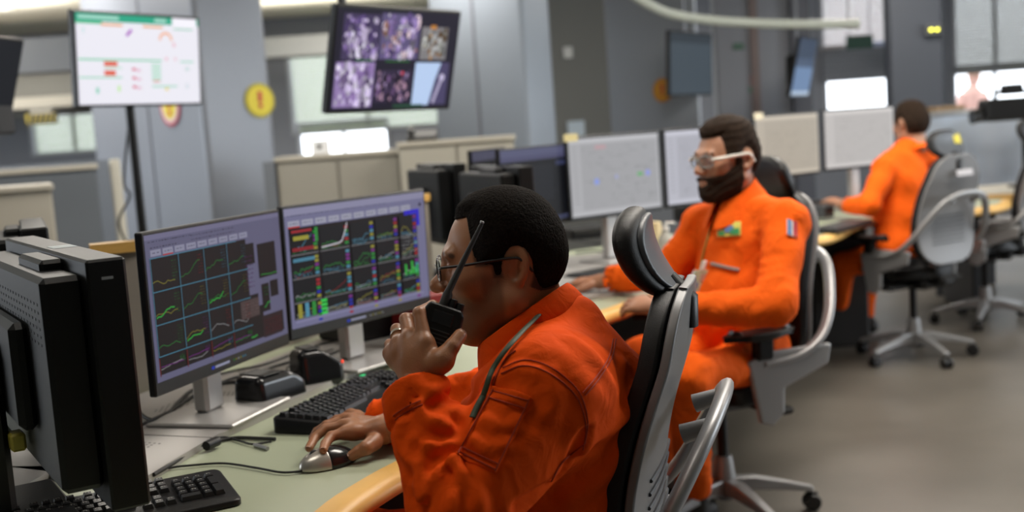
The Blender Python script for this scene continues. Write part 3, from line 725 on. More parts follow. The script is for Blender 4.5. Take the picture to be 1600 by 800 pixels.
# ================================================================== SCREENS
class Scr:
    """coloured rectangles and strokes of a screen picture, u to the right, v down, both 0..1"""
    def __init__(s, w, h): s.w, s.h = w, h; s.V = []; s.F = []; s.c = []; s.k = 0
    def quad(s, P, col):
        b = len(s.V); s.k += 1; y = -s.k*.0000035
        s.V += [((u-.5)*s.w, y, (.5-v)*s.h) for u, v in P]; s.F.append(tuple(range(b, b+len(P)))); s.c.append((col, len(P)))
    def rect(s, u0, v0, u1, v1, col): s.quad([(u0, v1), (u1, v1), (u1, v0), (u0, v0)], col)
    def line(s, pts, col, t=.003):
        ar = s.w/s.h
        for (a, b) in zip(pts[:-1], pts[1:]):
            dx, dy = (b[0]-a[0])*ar, b[1]-a[1]; L = math.hypot(dx, dy)+1e-9; nx, ny = -dy/L*t/ar, dx/L*t
            s.quad([(a[0]-nx, a[1]-ny), (b[0]-nx, b[1]-ny), (b[0]+nx, b[1]+ny), (a[0]+nx, a[1]+ny)][::-1], col)
    def disc(s, u, v, r, col, n=12, sq=1.):
        ar = s.w/s.h; s.quad([(u+r/ar*math.cos(a), v-r*sq*math.sin(a)) for a in np.linspace(0, 2*PI, n+1)[:-1]], col)
    def build(s, m, parent, loc, name='screen', R=None):
        me = bpy.data.meshes.new(name); V = np.array(s.V)
        if R is not None: V = V@np.array(R).T
        me.from_pydata([tuple(q) for q in V+np.array(loc)], [], s.F)
        ca = me.color_attributes.new('Col', 'FLOAT_COLOR', 'CORNER'); arr = []
        for col, n in s.c: arr += [*col, 1.]*n
        ca.data.foreach_set('color', arr); me.update()
        return link(name, me, m, parent, smooth=False)
rnd = random.Random(5)
LIL = (.150, .145, .25); BLK = (.010, .006, .007)
CG = (.03, .32, .05); CB = (.10, .34, .50); CR_ = (.45, .02, .03); CY = (.40, .36, .04); CP = (.25, .03, .30); CW = (.50, .50, .52)
def dim(c, k): return tuple(q*k for q in c)
def trend(s, u0, v0, u1, v1, col, t=.0025, n=9, up=.5, rg=rnd):
    v = v0+(v1-v0)*(.75); P = []
    for i in range(n):
        P.append((u0+(u1-u0)*i/(n-1), min(v1, max(v0, v)))); v += (rg.random()-.5-up*.25)*(v1-v0)*.20
    s.line(P, col, t)
def text_rows(s, u0, v0, u1, v1, col, n=5, rg=rnd):
    for i in range(n):
        v = v0+(v1-v0)*(i+.5)/n; u = u0
        while u < u1:
            l = rg.uniform(.006, .02); s.rect(u, v-.003, min(u+l, u1), v+.003, dim(col, rg.uniform(.3, 1))); u += l+rg.uniform(.003, .01)
def scr_charts():
    s = Scr(.53, .298*1.0); s.rect(0, 0, 1, 1, LIL)
    s.rect(0, 0, 1, .035, (.21, .20, .33)); text_rows(s, .02, .04, .30, .06, (.07, .07, .13), 1); text_rows(s, .30, .04, .62, .10, (.08, .08, .14), 2)
    text_rows(s, .03, .08, .2, .10, (.06, .06, .1), 1)
    for k in range(9):
        u = .03+k*.078; s.rect(u, .105, u+.066, .148, (.33, .33, .46)); text_rows(s, u+.012, .115, u+.055, .138, (.12, .12, .2), 1)
        if k == 1: s.rect(u, .146, u+.066, .155, (.5, .02, .02))
    s.quad([(.02, .955), (.97, .955), (.97, .79), (.80, .79), (.80, .70), (.77, .70), (.77, .60), (.70, .60), (.70, .36), (.765, .36), (.765, .20), (.70, .20), (.70, .16), (.02, .16)], BLK)
    s.rect(.79, .22, .945, .49, BLK); s.rect(.80, .54, .865, .76, BLK); s.rect(.875, .53, .945, .66, BLK); s.rect(.79, .79, .955, .965, (.028, .013, .016))
    s.rect(.62, .63, .77, .77, (.085, .055, .055))
    cols = [.02, .20, .375, .545, .70]; rows = [.16, .39, .615, .83, .955]
    for i, u in enumerate(cols[:-1]):
        for j, v in enumerate(rows[:-1]):
            u1, v1 = cols[i+1], rows[j+1]
            text_rows(s, u1-.045, v+.03, u1-.01, v1-.05, dim(rnd.choice([CY, CR_, CP, CG, CB]), .30), 7)
            trend(s, u+.008, v+.04, u1-.03, v1-.02, dim(rnd.choice([CG, CY, CW, CG]), .55), .0028, 10, rnd.random())
            if (i, j) in ((1, 2), (0, 1), (2, 1)): trend(s, u+.012, v+.10, u1-.05, v1-.02, (.03, .42, .05), .0045, 11, 1.0)
            if j == 3: trend(s, u+.01, v+.03, u1-.02, v1-.04, dim(CP, .6), .003)
    for u in cols[:-1]: s.line([(u, .16), (u, .83)], dim(CB, .75), .003)
    for u in cols[:-1]: s.line([(u, .84), (u, .965)], dim(CR_, .3), .005)
    for v in rows[:-1]: s.line([(.02, v), (.70 if v > .2 else .62, v)], dim(CB, .75), .003)
    trend(s, .80, .42, .94, .48, CG, .003); trend(s, .68, .86, .73, .95, (.03, .35, .05), .006, 5); text_rows(s, .68, .28, .74, .55, dim(CP, .4), 8)
    text_rows(s, .80, .82, .95, .94, dim(CR_, .3), 6); trend(s, .81, .66, .86, .74, CG, .005); text_rows(s, .81, .56, .86, .64, dim(CG, .4), 3); text_rows(s, .63, .65, .76, .75, (.2, .14, .13), 4)
    return s
def scr_alarm():
    s = Scr(.53, .298); s.rect(0, 0, 1, 1, (.22, .215, .37)); s.rect(0, 0, 1, .06, (.34, .33, .50))
    text_rows(s, .02, .05, .7, .075, (.1, .1, .2), 1)
    for k in range(10):
        u = .02+k*.088; s.rect(u, .105, u+.074, .155, (.44, .44, .56)); text_rows(s, u+.012, .118, u+.06, .142, (.16, .16, .24), 1)
        if k == 0: s.rect(u, .153, u+.074, .166, (.6, .02, .02))
    s.rect(.02, .165, .93, .93, BLK); s.rect(.955, .10, .975, .13, (.02, .01, .06))
    s.rect(.835, .155, .955, .31, (.022, .012, .70)); text_rows(s, .85, .18, .94, .30, (.10, .10, .9), 5)
    cu = [.02, .21, .42, .60, .78, .93]; rv = [.19, .40, .60, .80, .93]
    for i in range(5):
        for j in range(4):
            u0, u1, v0, v1 = cu[i]+.006, cu[i+1]-.006, rv[j]+.006, rv[j+1]-.008
            c = rnd.choice([CG, CB, CY, CG, CW]); s.rect(u0, v0, u1, v1, (.006, .006, .008))
            s.line([(u0, v1), (u1, v1+.0)], dim(CW, .5), .0035)
            trend(s, u0+.01, v0, u1-.04, v1, dim(c, .7), .0036, 16, .2); trend(s, u0+.01, v0+.03, u1-.04, v1, dim(rnd.choice([CG, CB, CR_]), .6), .0030, 16, 0.)
            for k in range(5):
                s.rect(u1-.03, v0+.01+k*.034, u1-.005, v0+.035+k*.034, dim(rnd.choice([CY, CG, CB, CR_, CP, (.02, .03, .5)]), .9))
            text_rows(s, u0+.01, v1-.045, u1-.05, v1-.01, dim(rnd.choice([CG, CW, CB]), .9), 2)
    s.rect(.03, .185, .16, .205, CR_); s.rect(.04, .235, .14, .27, dim(CY, 1.1)); s.rect(.18, .18, .20, .30, CG); s.rect(.03, .33, .17, .36, dim(CR_, .7)); s.rect(.03, .42, .17, .45, dim(CB, .8))
    s.line([(.22, .36), (.34, .345), (.36, .33), (.385, .25), (.395, .21), (.40, .18)], (.75, .72, .80), .006)
    for k in range(3): s.rect(.04+k*.045, .80, .065+k*.045, .92, [CY, CB, CG][k])
    for k in range(4): s.rect(.19+.0, .80+k*.035, .23, .825+k*.035, (.05, .75, .10))
    for k, (u, hgt) in enumerate(((.81, .10), (.84, .04), (.86, .12), (.88, .06), (.90, .08))): s.rect(u, .75-hgt, u+.014, .75, (.04, .60, .07))
    text_rows(s, .80, .36, .93, .55, CW, 6); s.rect(.02, .935, .95, .955, (.28, .27, .46))
    return s
def scr_diagram(base, seed, wide=.518, hi=.324, dark=.72):
    r = random.Random(seed); s = Scr(wide, hi); s.rect(0, 0, 1, 1, base); s.rect(0, 0, 1, .05, tuple(min(1, q*1.25) for q in base)); s.rect(0, .95, 1, 1, tuple(min(1, q*1.15) for q in base))
    s.rect(.12, .08, .97, .93, dim(base, .86))
    for k in range(90):
        u, v = r.uniform(.13, .93), r.uniform(.10, .90); l = r.uniform(.02, .12); c = dim(base, r.uniform(.45, dark))
        s.line([(u, v), (min(.96, u+l), v)], c, .0022) if r.random() < .6 else s.line([(u, v), (u, min(.92, v+l))], c, .0022)
        if r.random() < .5: s.rect(u, v, u+.018, v+.022, dim(base, r.uniform(.6, .9)))
    for k in range(14): s.rect(.03, .1+k*.055, .09, .12+k*.055, dim(base, .8))
    return s
def modern_monitor(label, c, yaw, tilt, w_, h_, s, zb, m, base=(.24, .20), group=None, chin=.022, stand=True, off=.10, bez=.007, nm='monitor', taskbar=False):
    """slim monitor, centre of screen c; local x right, y back, z up"""
    t = thing(nm, label, 'monitor', (c[0], c[1], zb), yaw, group)
    R = rotx(-tilt); o = V3(0, 0, c[2]-zb); xf = (R, o)
    MB().box((-w_/2-bez, .0, -h_/2-chin), (w_/2+bez, .018, h_/2+bez), bev=.003).build('bezel', M_BLACK, t, xf=xf)
    MB().box((-w_/2+.06, .018, -h_/2+.02), (w_/2-.06, .045, h_/2-.04), bev=.012).build('rear_housing', M_BLACK, t, xf=xf)
    sc_ = s.build(m, t, o-R@V3(0, .0008, 0), R=R)
    if taskbar:
        q = Scr(w_*.3, .007); q.rect(.05, 0, .12, 1, (.02, .05, .5)); q.rect(.14, .1, .5, .9, (.35, .36, .5))
        for k in range(6): q.rect(.6+k*.06, .2, .63+k*.06, .8, dim(rnd.choice([CY, CB, CW, CG]), .6))
        q.build(m, t, o+R@V3(0, -.0006, -h_/2-.0125), name='taskbar', R=R)
    if stand:
        x0 = (.0)
        st = MB().box((-.035, .045, .008), (.035, .085, o[2]+.02), bev=.008).box((-.05, .04, o[2]-.05), (.05, .075, o[2]+.05), bev=.008)
        st.build('stand_neck', M_ALU, t)
        MB().box((-base[0]/2, .065-base[1]*.62, 0), (base[0]/2, .065+base[1]*.38, .009), bev=.003).build('stand_base', M_ALU, t)
    return t
M_S1 = screen_mat('desk screen glow', .8); M_S2 = screen_mat('white screen glow', 1.4); M_TV = screen_mat('hanging screen glow', 1.32)
modern_monitor('left of the two dark chart monitors, grid of black trend windows on lilac', (-.644, 2.473, 1.056), 1.252, -.01, .53, .298, scr_charts(), SZ, M_S1, chin=.028, base=(.25, .22), taskbar=True)
modern_monitor('right one of the two dark chart monitors, colourful trends and a blue block', (-.396, 2.955, 1.061), .944, -.021, .53, .298, scr_alarm(), SZ, M_S1, chin=.028, base=(.25, .22), taskbar=True)
g1 = scr_diagram((.36, .36, .375), 3); g1.disc(.28, .57, .045, (.22, .28, .62)); g1.disc(.86, .52, .045, (.24, .28, .60)); g1.rect(.74, .50, .80, .55, (.12, .36, .14)); g1.rect(.28, .1, .4, .15, (.42, .28, .3)); g1.disc(.5, .53, .03, (.3, .32, .5))
W16 = .518
mw3 = modern_monitor('pale process diagram monitor with a yellow note on its corner', (.47, 4.825, 1.148), .645, .004, .518, .324, g1, SZ, M_S2, bez=.012, chin=.016)
modern_monitor('pale monitor partly hidden by the face of the bearded man', (.935, 5.12, 1.150), .52, 0, .518, .324, scr_diagram((.42, .42, .47), 8), SZ, M_S2, bez=.012, chin=.016)
mw5 = modern_monitor('sand coloured diagram monitor just right of the bearded head', (1.557, 6.20, 1.184), .633, 0, .518, .324, scr_diagram((.45, .40, .33), 11, dark=.9), SZ, M_S2, bez=.012, chin=.016)
modern_monitor('pale pinkish monitor in front of the man seen from behind', (2.066, 6.558, 1.187), .44, 0, .518, .324, scr_diagram((.50, .475, .46), 14, dark=.9), SZ, M_S2, bez=.012, chin=.016)
dk = Scr(.53, .30); dk.rect(0, 0, 1, 1, (.006, .007, .010)); dk.rect(0, 0, 1, .10, (.13, .135, .25)); dk.rect(0, .1, 1, .16, (.10, .10, .2)); dk.rect(.80, .2, .95, .26, (.05, .06, .14)); dk.rect(0, .95, 1, 1, (.07, .08, .16))
for k in range(12): dk.rect(.1+rnd.random()*.7, .2+rnd.random()*.6, .3+rnd.random()*.5, .21+rnd.random()*.6, (.012, .014, .02))
modern_monitor('black monitor with a lilac title bar left of the pale diagram monitor', (.12, 4.50, 1.140), 1.012, 0, .53, .30, dk, SZ, M_S1)
dk2 = Scr(.53, .30); dk2.rect(0, 0, 1, 1, (.008, .009, .013)); dk2.rect(0, 0, 1, .14, (.09, .09, .15))
modern_monitor('black screened monitor peeping out above the thick monitors', (-.07, 5.03, 1.135), 1.30, 0, .53, .30, dk2, SZ, M_S1)
def note(name, label, c, yaw, w_, h_, col, m=None):
    t = MB().box((-w_/2, -.001, -h_/2), (w_/2, .0, h_/2)).build(name, mat(label[:20], col, .6)); t.location = c; t.rotation_euler = (0, 0, yaw)
    return tag(t, label, 'sticky note')
def at_corner(m_c, yaw, u, z, o=-.003): R = rotz(yaw); return tuple(np.array(m_c)+R@V3(u, o, z))
note('sticky_note', 'pale yellow sticky note on the top left corner of the diagram monitor', at_corner((.47, 4.825, 1.148), .645, -.245, .170), .645, .075, .032, (.62, .54, .26))
note('sticky_note', 'pale cream sticky note on the corner of the sand coloured monitor', at_corner((1.557, 6.20, 1.184), .633, -.235, .168), .633, .07, .035, (.66, .60, .44))

# ---- thick older monitors seen from behind: a = near end corner (back, bottom), Wd = width direction, n = screen side
def thick_monitor(label, A, Wd, L, H, zt, zb, group, back=None):
    Wd = unit(V3(*Wd, 0)); n_ = np.cross(V3(0, 0, -1), Wd); n_ = n_ if n_[0] > 0 else -n_
    yaw = math.atan2(Wd[1], Wd[0]); t = thing('thick_monitor', label, 'monitor', (A[0], A[1], zb), yaw, group)
    sgn = 1 if (rotz(yaw)@V3(0, 1, 0))@n_ > 0 else -1
    T = zt-zb; B0 = T-H
    def bx(b, lo, hi, bev=0.):
        y0, y1 = sorted((lo[1]*sgn, hi[1]*sgn)); b.box((lo[0], y0, lo[2]), (hi[0], y1, hi[2]), bev=bev)
    f = MB(); bx(f, (0, 0, B0), (L, .056, T), .004); fo = f.build('frame', M_DGREY2, t)
    b = MB(); bx(b, (.035, -.058, B0+.03), (L-.035, .002, T-.022), .008); bo = b.build('rear_housing', M_DGREY2, t)
    b = MB(); bx(b, (.16, -.035, T-.03), (.36, .002, T-.006), .006); bx(b, (.19, -.085, B0+.10), (L-.19, -.055, T-.10), .01); b.build('housing_step', M_DGREY2, bo)
    v = MB()
    for i in range(22):
        for j in range(6): bx(v, (.07+i*(L-.14)/22, -.0588, T-.06-j*.012), (.07+i*(L-.14)/22+.012, -.0578, T-.064-j*.012))
    tag(v.build('vent_slots', M_BLACK, bo), kind='stuff')
    s = Scr(L-.05, H-.05); s.rect(0, 0, 1, 1, (.02, .025, .03)); s.rect(0, 0, 1, .08, LIL)
    R = rotz(0) if sgn < 0 else rotz(PI)
    s.build(M_S1, t, V3(L/2, .0568*sgn, T-H/2), R=R)
    st = MB(); bx(st, (L/2-.05, -.12, .01), (L/2+.05, -.085, T-H*.42), .01); bx(st, (L/2-.06, -.10, T-H*.62), (L/2+.06, -.083, T-H*.38), .01); st.build('stand_neck', M_BLACK, t)
    st = MB(); bx(st, (L/2-.13, -.2, 0), (L/2+.13, -.0, .014), .005); st.build('stand_base', M_BLACK, t)
    l = MB(); bx(l, (.006, .018, T+.0002), (.03, .045, T+.0006))
    return t, sgn
M_DGREY2 = mat('charcoal monitor plastic', (.006, .0063, .007), .42, spec=.28, bump=.12, bscale=600)
m0, sg = thick_monitor('big black monitor seen from behind at the left edge of the picture', (-.604, 1.586), (-.53, .85), .74, .37, 1.22, SZ, 'thick monitors seen from behind')
stk = mat('pale blue sticker', (.30, .36, .38), .5)
MB().box((.33, .012*sg if sg > 0 else -.050, .4452), (.36, .050 if sg > 0 else -.012, .4456)).box((.30, .012 if sg > 0 else -.050, .4452), (.326, .050 if sg > 0 else -.012, .4456)).build('asset_sticker', stk, m0)
MB().box((-.0006, .020 if sg > 0 else -.036, .415), (.0002, .036 if sg > 0 else -.020, .419)).build('brand_mark', mat('pale mark', (.3, .32, .34), .4), m0)
MB().tube(spline([(.42, -.095*sg, .20), (.46, -.12*sg, .12), (.50, -.10*sg, .05), (.55, -.13*sg, .012), (.66, -.18*sg, .008)], 6), .006, 8).tube(spline([(.36, -.09*sg, .19), (.33, -.115*sg, .13), (.37, -.10*sg, .06), (.42, -.14*sg, .012)], 6), .005, 8).build('cable', M_RUBBER, m0, smooth=True)
MB().box((.30, -.075*sg-.012, .12), (.34, -.075*sg+.012, .15), bev=.004).build('yellow_plug', mat('yellow plug', (.4, .34, .05), .5), m0)
thick_monitor('second thick monitor far left, only its top showing behind the big black one', (-1.045, 2.40), (-.40, .92), .50, .36, 1.225, SZ, 'thick monitors seen from behind')
thick_monitor('thick monitor seen from behind directly above the head of the man with the radio', (.045, 3.98), (-.33, .94), .58, .35, 1.235, SZ, 'thick monitors seen from behind')
thick_monitor('thick monitor seen from behind, left one of the pair beyond the radio man', (-.215, 4.64), (-.38, .92), .50, .35, 1.245, SZ, 'thick monitors seen from behind')

# ---- hanging and standing screens
def tvcase(t, w_, h_, xf, th=.035, bez=.012):
    MB().box((-w_/2, .0, -h_/2), (w_/2, th, h_/2), bev=.005).build('bezel', M_BLACK, t, xf=xf)
    MB().box((-w_/2+.10, th, -h_/2+.08), (w_/2-.1, th+.03, h_/2-.08), bev=.01).build('rear_housing', M_BLACK, t, xf=xf)
tv1 = thing('display_screen', 'bright white dashboard screen with green header on a black floor pole', 'screen', (-1.67, 5.35, 0), 1.00)
R = rotx(.095)@roty(-.0); o = V3(0, 0, 1.811); tvcase(tv1, .73, .43, (R, o))
s = Scr(.705, .405); s.rect(0, 0, 1, 1, (.80, .79, .86)); s.rect(0, 0, 1, .085, (.02, .36, .22)); s.rect(.02, .02, .33, .06, (.35, .65, .55)); s.rect(.62, .02, .72, .06, (.35, .65, .55)); s.rect(.77, .0, .985, .10, (.88, .86, .93))
s.rect(0, .085, .2, .115, (.12, .5, .28)); s.rect(.19, .105, .36, .13, (.80, .38, .16)); s.rect(.52, .105, .69, .13, (.80, .38, .16)); s.rect(.78, .12, .95, .135, (.2, .55, .35))
s.line([(.385, .23), (.43, .16)], (.38, .08, .50), .018); s.line([(.055, .15), (.055, .22)], (.4, .65, .62), .008)
s.line([(.71+.05*math.cos(a), .26-.08*math.sin(a)) for a in np.linspace(-.1, 3.2, 9)], (.85, .42, .25), .016)
for a_ in ((.77, .29, .79, .34), (.78, .46, .795, .5), (.70, .46, .72, .5)): s.rect(*a_, (.8, .45, .5))
s.rect(.01, .49, .67, .515, (.30, .62, .45)); s.rect(.20, .52, .305, .575, (.70, .13, .08)); s.rect(.20, .62, .29, .68, (.70, .13, .08)); s.rect(.2, .585, .34, .60, (.4, .7, .5)); s.rect(.01, .69, .34, .71, (.35, .65, .5))
for k in range(7): s.rect(.58, .54+k*.03, .66, .555+k*.03, (.3, .66, .45))
s.rect(.59, .73, .65, .75, (.7, .3, .25)); s.rect(.58, .79, .80, .81, (.35, .66, .5)); s.rect(.69, .82, .72, .85, (.8, .6, .1))
for k in range(3): s.rect(.42, .59+k*.10, .45, .62+k*.10, (.65, .1, .18)); s.rect(.455, .60+k*.10, .49, .635+k*.10, (.75, .5, .6))
s.rect(.13, .81, .155, .88, (.3, .62, .5)); s.rect(.30, .79, .32, .86, (.5, .8, .3)); s.rect(.83, .50, .95, .52, (.35, .65, .5)); s.rect(.87, .57, .91, .62, (.6, .7, .7)); s.rect(.87, .77, .9, .83, (.65, .7, .75))
s.build(M_TV, tv1, o-R@V3(0, .001, 0), R=R)
MB().tube([(-.035, .075, .03), (-.035, .075, 1.9)], .021, 14).box((-.11, .035, 1.72), (.05, .07, 1.88), bev=.005).build('pole', M_BLACK, tv1, smooth=True)
MB().box((-.30, -.14, 0), (.23, .29, .03), bev=.01).build('floor_base', M_BLACK, tv1)
MB().tube(spline([(-.035, .10, 1.5), (-.06, .14, 1.25), (-.05, .12, 1.18), (-.09, .17, 1.06), (-.075, .12, .92), (-.035, .10, .9)], 6), .006, 8).build('cable', M_RUBBER, tv1, smooth=True)
tv2 = thing('display_screen', 'hanging screen showing six purple camera views, tilted down', 'screen', (-.418, 4.721, 1.685), .888)
R = rotx(.267); o = V3(0, 0, 0); tvcase(tv2, .73, .43, (R, o))
s = Scr(.71, .405); s.rect(0, 0, 1, 1, (.012, .010, .022)); r = random.Random(21)
def blob_tile(u0, v0, u1, v1, cols, n, bg, rr_=(.02, .07)):
    s.rect(u0, v0, u1, v1, bg)
    for k in range(n*3): 
        c = r.choice(cols); rad = r.uniform(*rr_)*(.75 if k < n else .38); u = r.uniform(u0+rad/1.8, u1-rad/1.8); v = r.uniform(v0+rad, v1-rad); s.disc(u, v, rad, dim(c, r.uniform(.15, 1.15)), 9, r.uniform(.6, 1.8))
PUR = [(.35, .25, .55), (.62, .52, .75), (.10, .06, .2), (.22, .14, .36), (.75, .70, .85)]
blob_tile(.05, .05, .33, .50, PUR, 34, (.05, .035, .09)); blob_tile(.34, .03, .66, .49, PUR+[(.4, .2, .15), (.7, .55, .6)], 38, (.10, .08, .18)); blob_tile(.68, .15, .91, .49, [(.5, .5, .5), (.65, .66, .6), (.2, .2, .2), (.35, .18, .05)], 26, (.20, .19, .2))
blob_tile(.02, .52, .32, .97, [(.60, .50, .75), (.35, .24, .5), (.75, .68, .85), (.25, .16, .38)], 34, (.27, .19, .40), (.03, .09)); blob_tile(.34, .60, .63, .93, [(.15, .08, .2), (.35, .25, .45), (.5, .3, .42), (.02, .01, .03)], 26, (.03, .02, .05))
s.rect(.655, .52, .955, .97, (.06, .05, .12)); s.quad([(.655, .97), (.80, .97), (.84, .70), (.88, .52), (.655, .52)], (.45, .58, .82)); s.disc(.90, .68, .04, (.55, .5, .7)); s.line([(.90, .68), (.84, .95)], (.42, .38, .55), .02)
s.disc(.55, .63, .02, (.6, .05, .08)); s.rect(.16, .495, .3, .51, (.02, .14, .02)); s.rect(.4, .50, .6, .515, (.02, .12, .02)); s.rect(.75, .13, .80, .17, (.5, .2, .03)); s.rect(.5, .96, .75, .985, (.02, .08, .04))
s.build(M_TV, tv2, -(R@V3(0, .001, 0)), R=R)
MB().tube([(-.2, .09, -.02), (-.2, .09, HC-1.685)], .018, 12).box((-.26, .055, -.1), (-.14, .1, .1), bev=.005).build('ceiling_pole', M_DGREY, tv2, smooth=True)
tv3 = thing('display_screen', 'switched off dark grey screen hanging beside the amber sign', 'screen', tuple(pt(1081, 100, 8.95)), 1.0)
tvcase(tv3, .85, .50, (rotx(.05), (0, 0, 0)))
s = Scr(.825, .475); s.rect(0, 0, 1, 1, (.055, .072, .088)); s.rect(0, 0, 1, .16, (.035, .045, .055)); s.build(M_TV, tv3, V3(0, -.001, 0), R=rotx(.05))  # faint grey glow painted on a screen that is off
MB().tube([(0, .05, 0), (0, .05, HC-tv3.location.z)], .011, 12).build('ceiling_pole', M_CLAD, tv3, smooth=True)
tv4 = thing('display_screen', 'small tilted bluish screen hanging before the lockers', 'screen', tuple(pt(1257, 105, 10.4)), 1.05)
R = rotx(.22); tvcase(tv4, .62, .54, (R, (0, 0, 0)))
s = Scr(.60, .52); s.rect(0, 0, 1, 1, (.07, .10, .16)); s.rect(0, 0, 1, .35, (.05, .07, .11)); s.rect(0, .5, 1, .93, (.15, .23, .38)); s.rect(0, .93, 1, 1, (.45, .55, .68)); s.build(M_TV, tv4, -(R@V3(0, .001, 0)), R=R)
MB().tube([(0, .06, 0), (0, .06, HC-tv4.location.z)], .011, 12).build('ceiling_pole', M_CLAD, tv4, smooth=True)
MB().box((-.06, .06, -.16), (.06, .16, .12), bev=.02).build('mount_box', M_BLACK, tv4)
tv5 = thing('display_screen', 'dark screen seen edge-on at the upper left border', 'screen', tuple(pt(-14, 125, 4.6)), 1.45)
tvcase(tv5, .40, .36, (rotx(.30), (0, 0, 0)))
MB().box((.02, .03, -.22), (.20, .12, -.02), bev=.01).build('mount_box', M_DGREY, tv5)
MB().tube([(0, .08, 0), (0, .08, HC-tv5.location.z)], .018, 12).build('ceiling_pole', M_DGREY, tv5, smooth=True)
s = Scr(.38, .34); s.rect(0, 0, 1, 1, (.012, .014, .018)); s.build(M_TV, tv5, V3(0, -.001, 0), R=rotx(.30))
# ================================================================== THINGS ON THE DESK
M_KEY = mat('black keycap', (.016, .016, .017), .38); M_LEG = mat('key legend white', (.42, .42, .40), .5)
def keymesh(w_, d_, leg, m):
    b = MB(); h = .0075; i = .0022
    P = [(-w_/2, -d_/2, 0), (w_/2, -d_/2, 0), (w_/2, d_/2, 0), (-w_/2, d_/2, 0), (-w_/2+i, -d_/2+i, h), (w_/2-i, -d_/2+i, h), (w_/2-i, d_/2-i*.6, h+.0006), (-w_/2+i, d_/2-i*.6, h+.0006)]
    b.add(P, [(3, 2, 1, 0), (4, 5, 6, 7), (0, 1, 5, 4), (1, 2, 6, 5), (2, 3, 7, 6), (3, 0, 4, 7)])
    if leg:
        b.cm = 1; z = h+.0007
        for (x, y, a, c) in ((-.0035, .001, .0012, .0045), (-.0015, .0045, .003, .0010), (.0015, .0012, .0011, .0035)):
            b.add([(x, y, z), (x+a, y, z), (x+a, y+c, z), (x, y+c, z)], [(0, 1, 2, 3)])
    return b
def keyboard(label, back_left, ang, accent=None, h0=.012, h1=.026, W_=.165):
    """local x along the keys, y to the back"""
    t = thing('keyboard', label, 'keyboard', tuple(back_left), ang, 'keyboards')
    L_ = .46
    b = MB(); P = [(0, -W_, h0), (L_, -W_, h0), (L_, 0, h1), (0, 0, h1)]
    n = 6; pts = []
    for cx, cy, a0 in ((L_-.014, -.014, 0), (.014, -.014, 90), (.014, -W_+.014, 180), (L_-.014, -W_+.014, 270)):
        for k in range(n+1): a = math.radians(a0+90*k/n); pts.append((cx+.014*math.cos(a), cy+.014*math.sin(a)))
    zt = lambda y: h0+(h1-h0)*(y+W_)/W_
    V = [(x, y, .001) for x, y in pts]+[(x, y, zt(y)-.003) for x, y in pts]+[((x-L_/2)*.985+L_/2, (y+W_/2)*.97-W_/2, zt(y)) for x, y in pts]; N = len(pts)
    F = [tuple(range(N))[::-1], tuple(range(2*N, 3*N))]+[(i, (i+1) % N, N+(i+1) % N, N+i) for i in range(N)]+[(N+i, N+(i+1) % N, 2*N+(i+1) % N, 2*N+i) for i in range(N)]
    b.add(V, F); b.build('case', M_BLACK, t, smooth=True)
    meshes = {}; sl = math.atan2(h1-h0, W_); cnt = 0
    def key(x, row, wu, d=1.0):
        nonlocal cnt
        if cnt >= 100: return
        w_ = .019*wu-.0028; kk = (round(w_, 4), d)
        y = -.020-row*.0195-(.004 if row > 0 else 0)-(d-1)*.0098
        if kk not in meshes:
            ob = keymesh(w_, .0163+(d-1)*.0195, wu <= 1.3 and d == 1, 0).build('key', [M_KEY, M_LEG], t); meshes[kk] = ob.data
        else: ob = bpy.data.objects.new('key', meshes[kk]); C.objects.link(ob); ob.parent = t
        ob.location = (x+.019*wu/2, y, zt(y)+.0003); ob.rotation_euler = (sl, 0, 0); cnt += 1
    X0 = .012
    # numeric pad first, nearest the cable end
    xn = X0+.019*18.6
    for r_ in range(1, 5):
        for c in range(3):
            if r_ == 4 and c == 0: key(xn, 4+1, 2)
            elif r_ == 4 and c == 1: continue
            else: key(xn+c*.019, r_+1 if r_ < 4 else 5, 1)
    for c in range(4): key(xn+c*.019, 1, 1)
    key(xn+3*.019, 2, 1, 2); key(xn+3*.019, 4, 1, 2)
    xm = X0+.019*15.3
    for c in range(3): key(xm+c*.019, 0, 1); key(xm+c*.019, 1, 1); key(xm+c*.019, 2, 1)
    key(xm+.019, 4, 1)
    for c in range(3): key(xm+c*.019, 5, 1)
    key(X0, 0, 1)
    for g_ in range(3):
        for c in range(4): key(X0+.019*(2+g_*4.5+c)-(.0 if g_ == 0 else 0), 0, 1)
    for c in range(13): key(X0+c*.019, 1, 1)
    key(X0+13*.019, 1, 2)
    key(X0, 2, 1.5)
    for c in range(12): key(X0+(1.5+c)*.019, 2, 1)
    key(X0+13.5*.019, 2, 1.5); key(X0, 3, 1.75)
    for c in range(11): key(X0+(1.75+c)*.019, 3, 1)
    key(X0+12.75*.019, 3, 2.25); key(X0, 4, 2.25)
    for c in range(10): key(X0+(2.25+c)*.019, 4, 1)
    key(X0+12.25*.019, 4, 2.75)
    xx = X0
    for wu in (1.5, 1.25, 1.25, 5.5, 1.25, 1.25, 1.5): key(xx, 5, wu); xx += wu*.019
    if accent: MB().box((accent[0], accent[1], zt(accent[1])+.008), (accent[0]+.016, accent[1]+.010, zt(accent[1])+.0096)).build('green_indicator', mat('green indicator', (.02, .5, .15), .4, emis=(.03, .6, .2), estr=.5), t)
    return t
kb = atz(424, 667, SZ); kd = atz(585, 588, SZ)-kb; ka = math.atan2(kd[1], kd[0])
keyboard('long black keyboard between the speakers and the hand on the mouse', (kb[0], kb[1], DZ+.001), ka, accent=(.36, -.03), h0=.024, h1=.034, W_=.178)
k1 = atz(330, 742, SZ); k0 = atz(225, 763, SZ); kd = k1-k0; ka2 = math.atan2(kd[1], kd[0])
kbl = k1-unit(kd)*.455
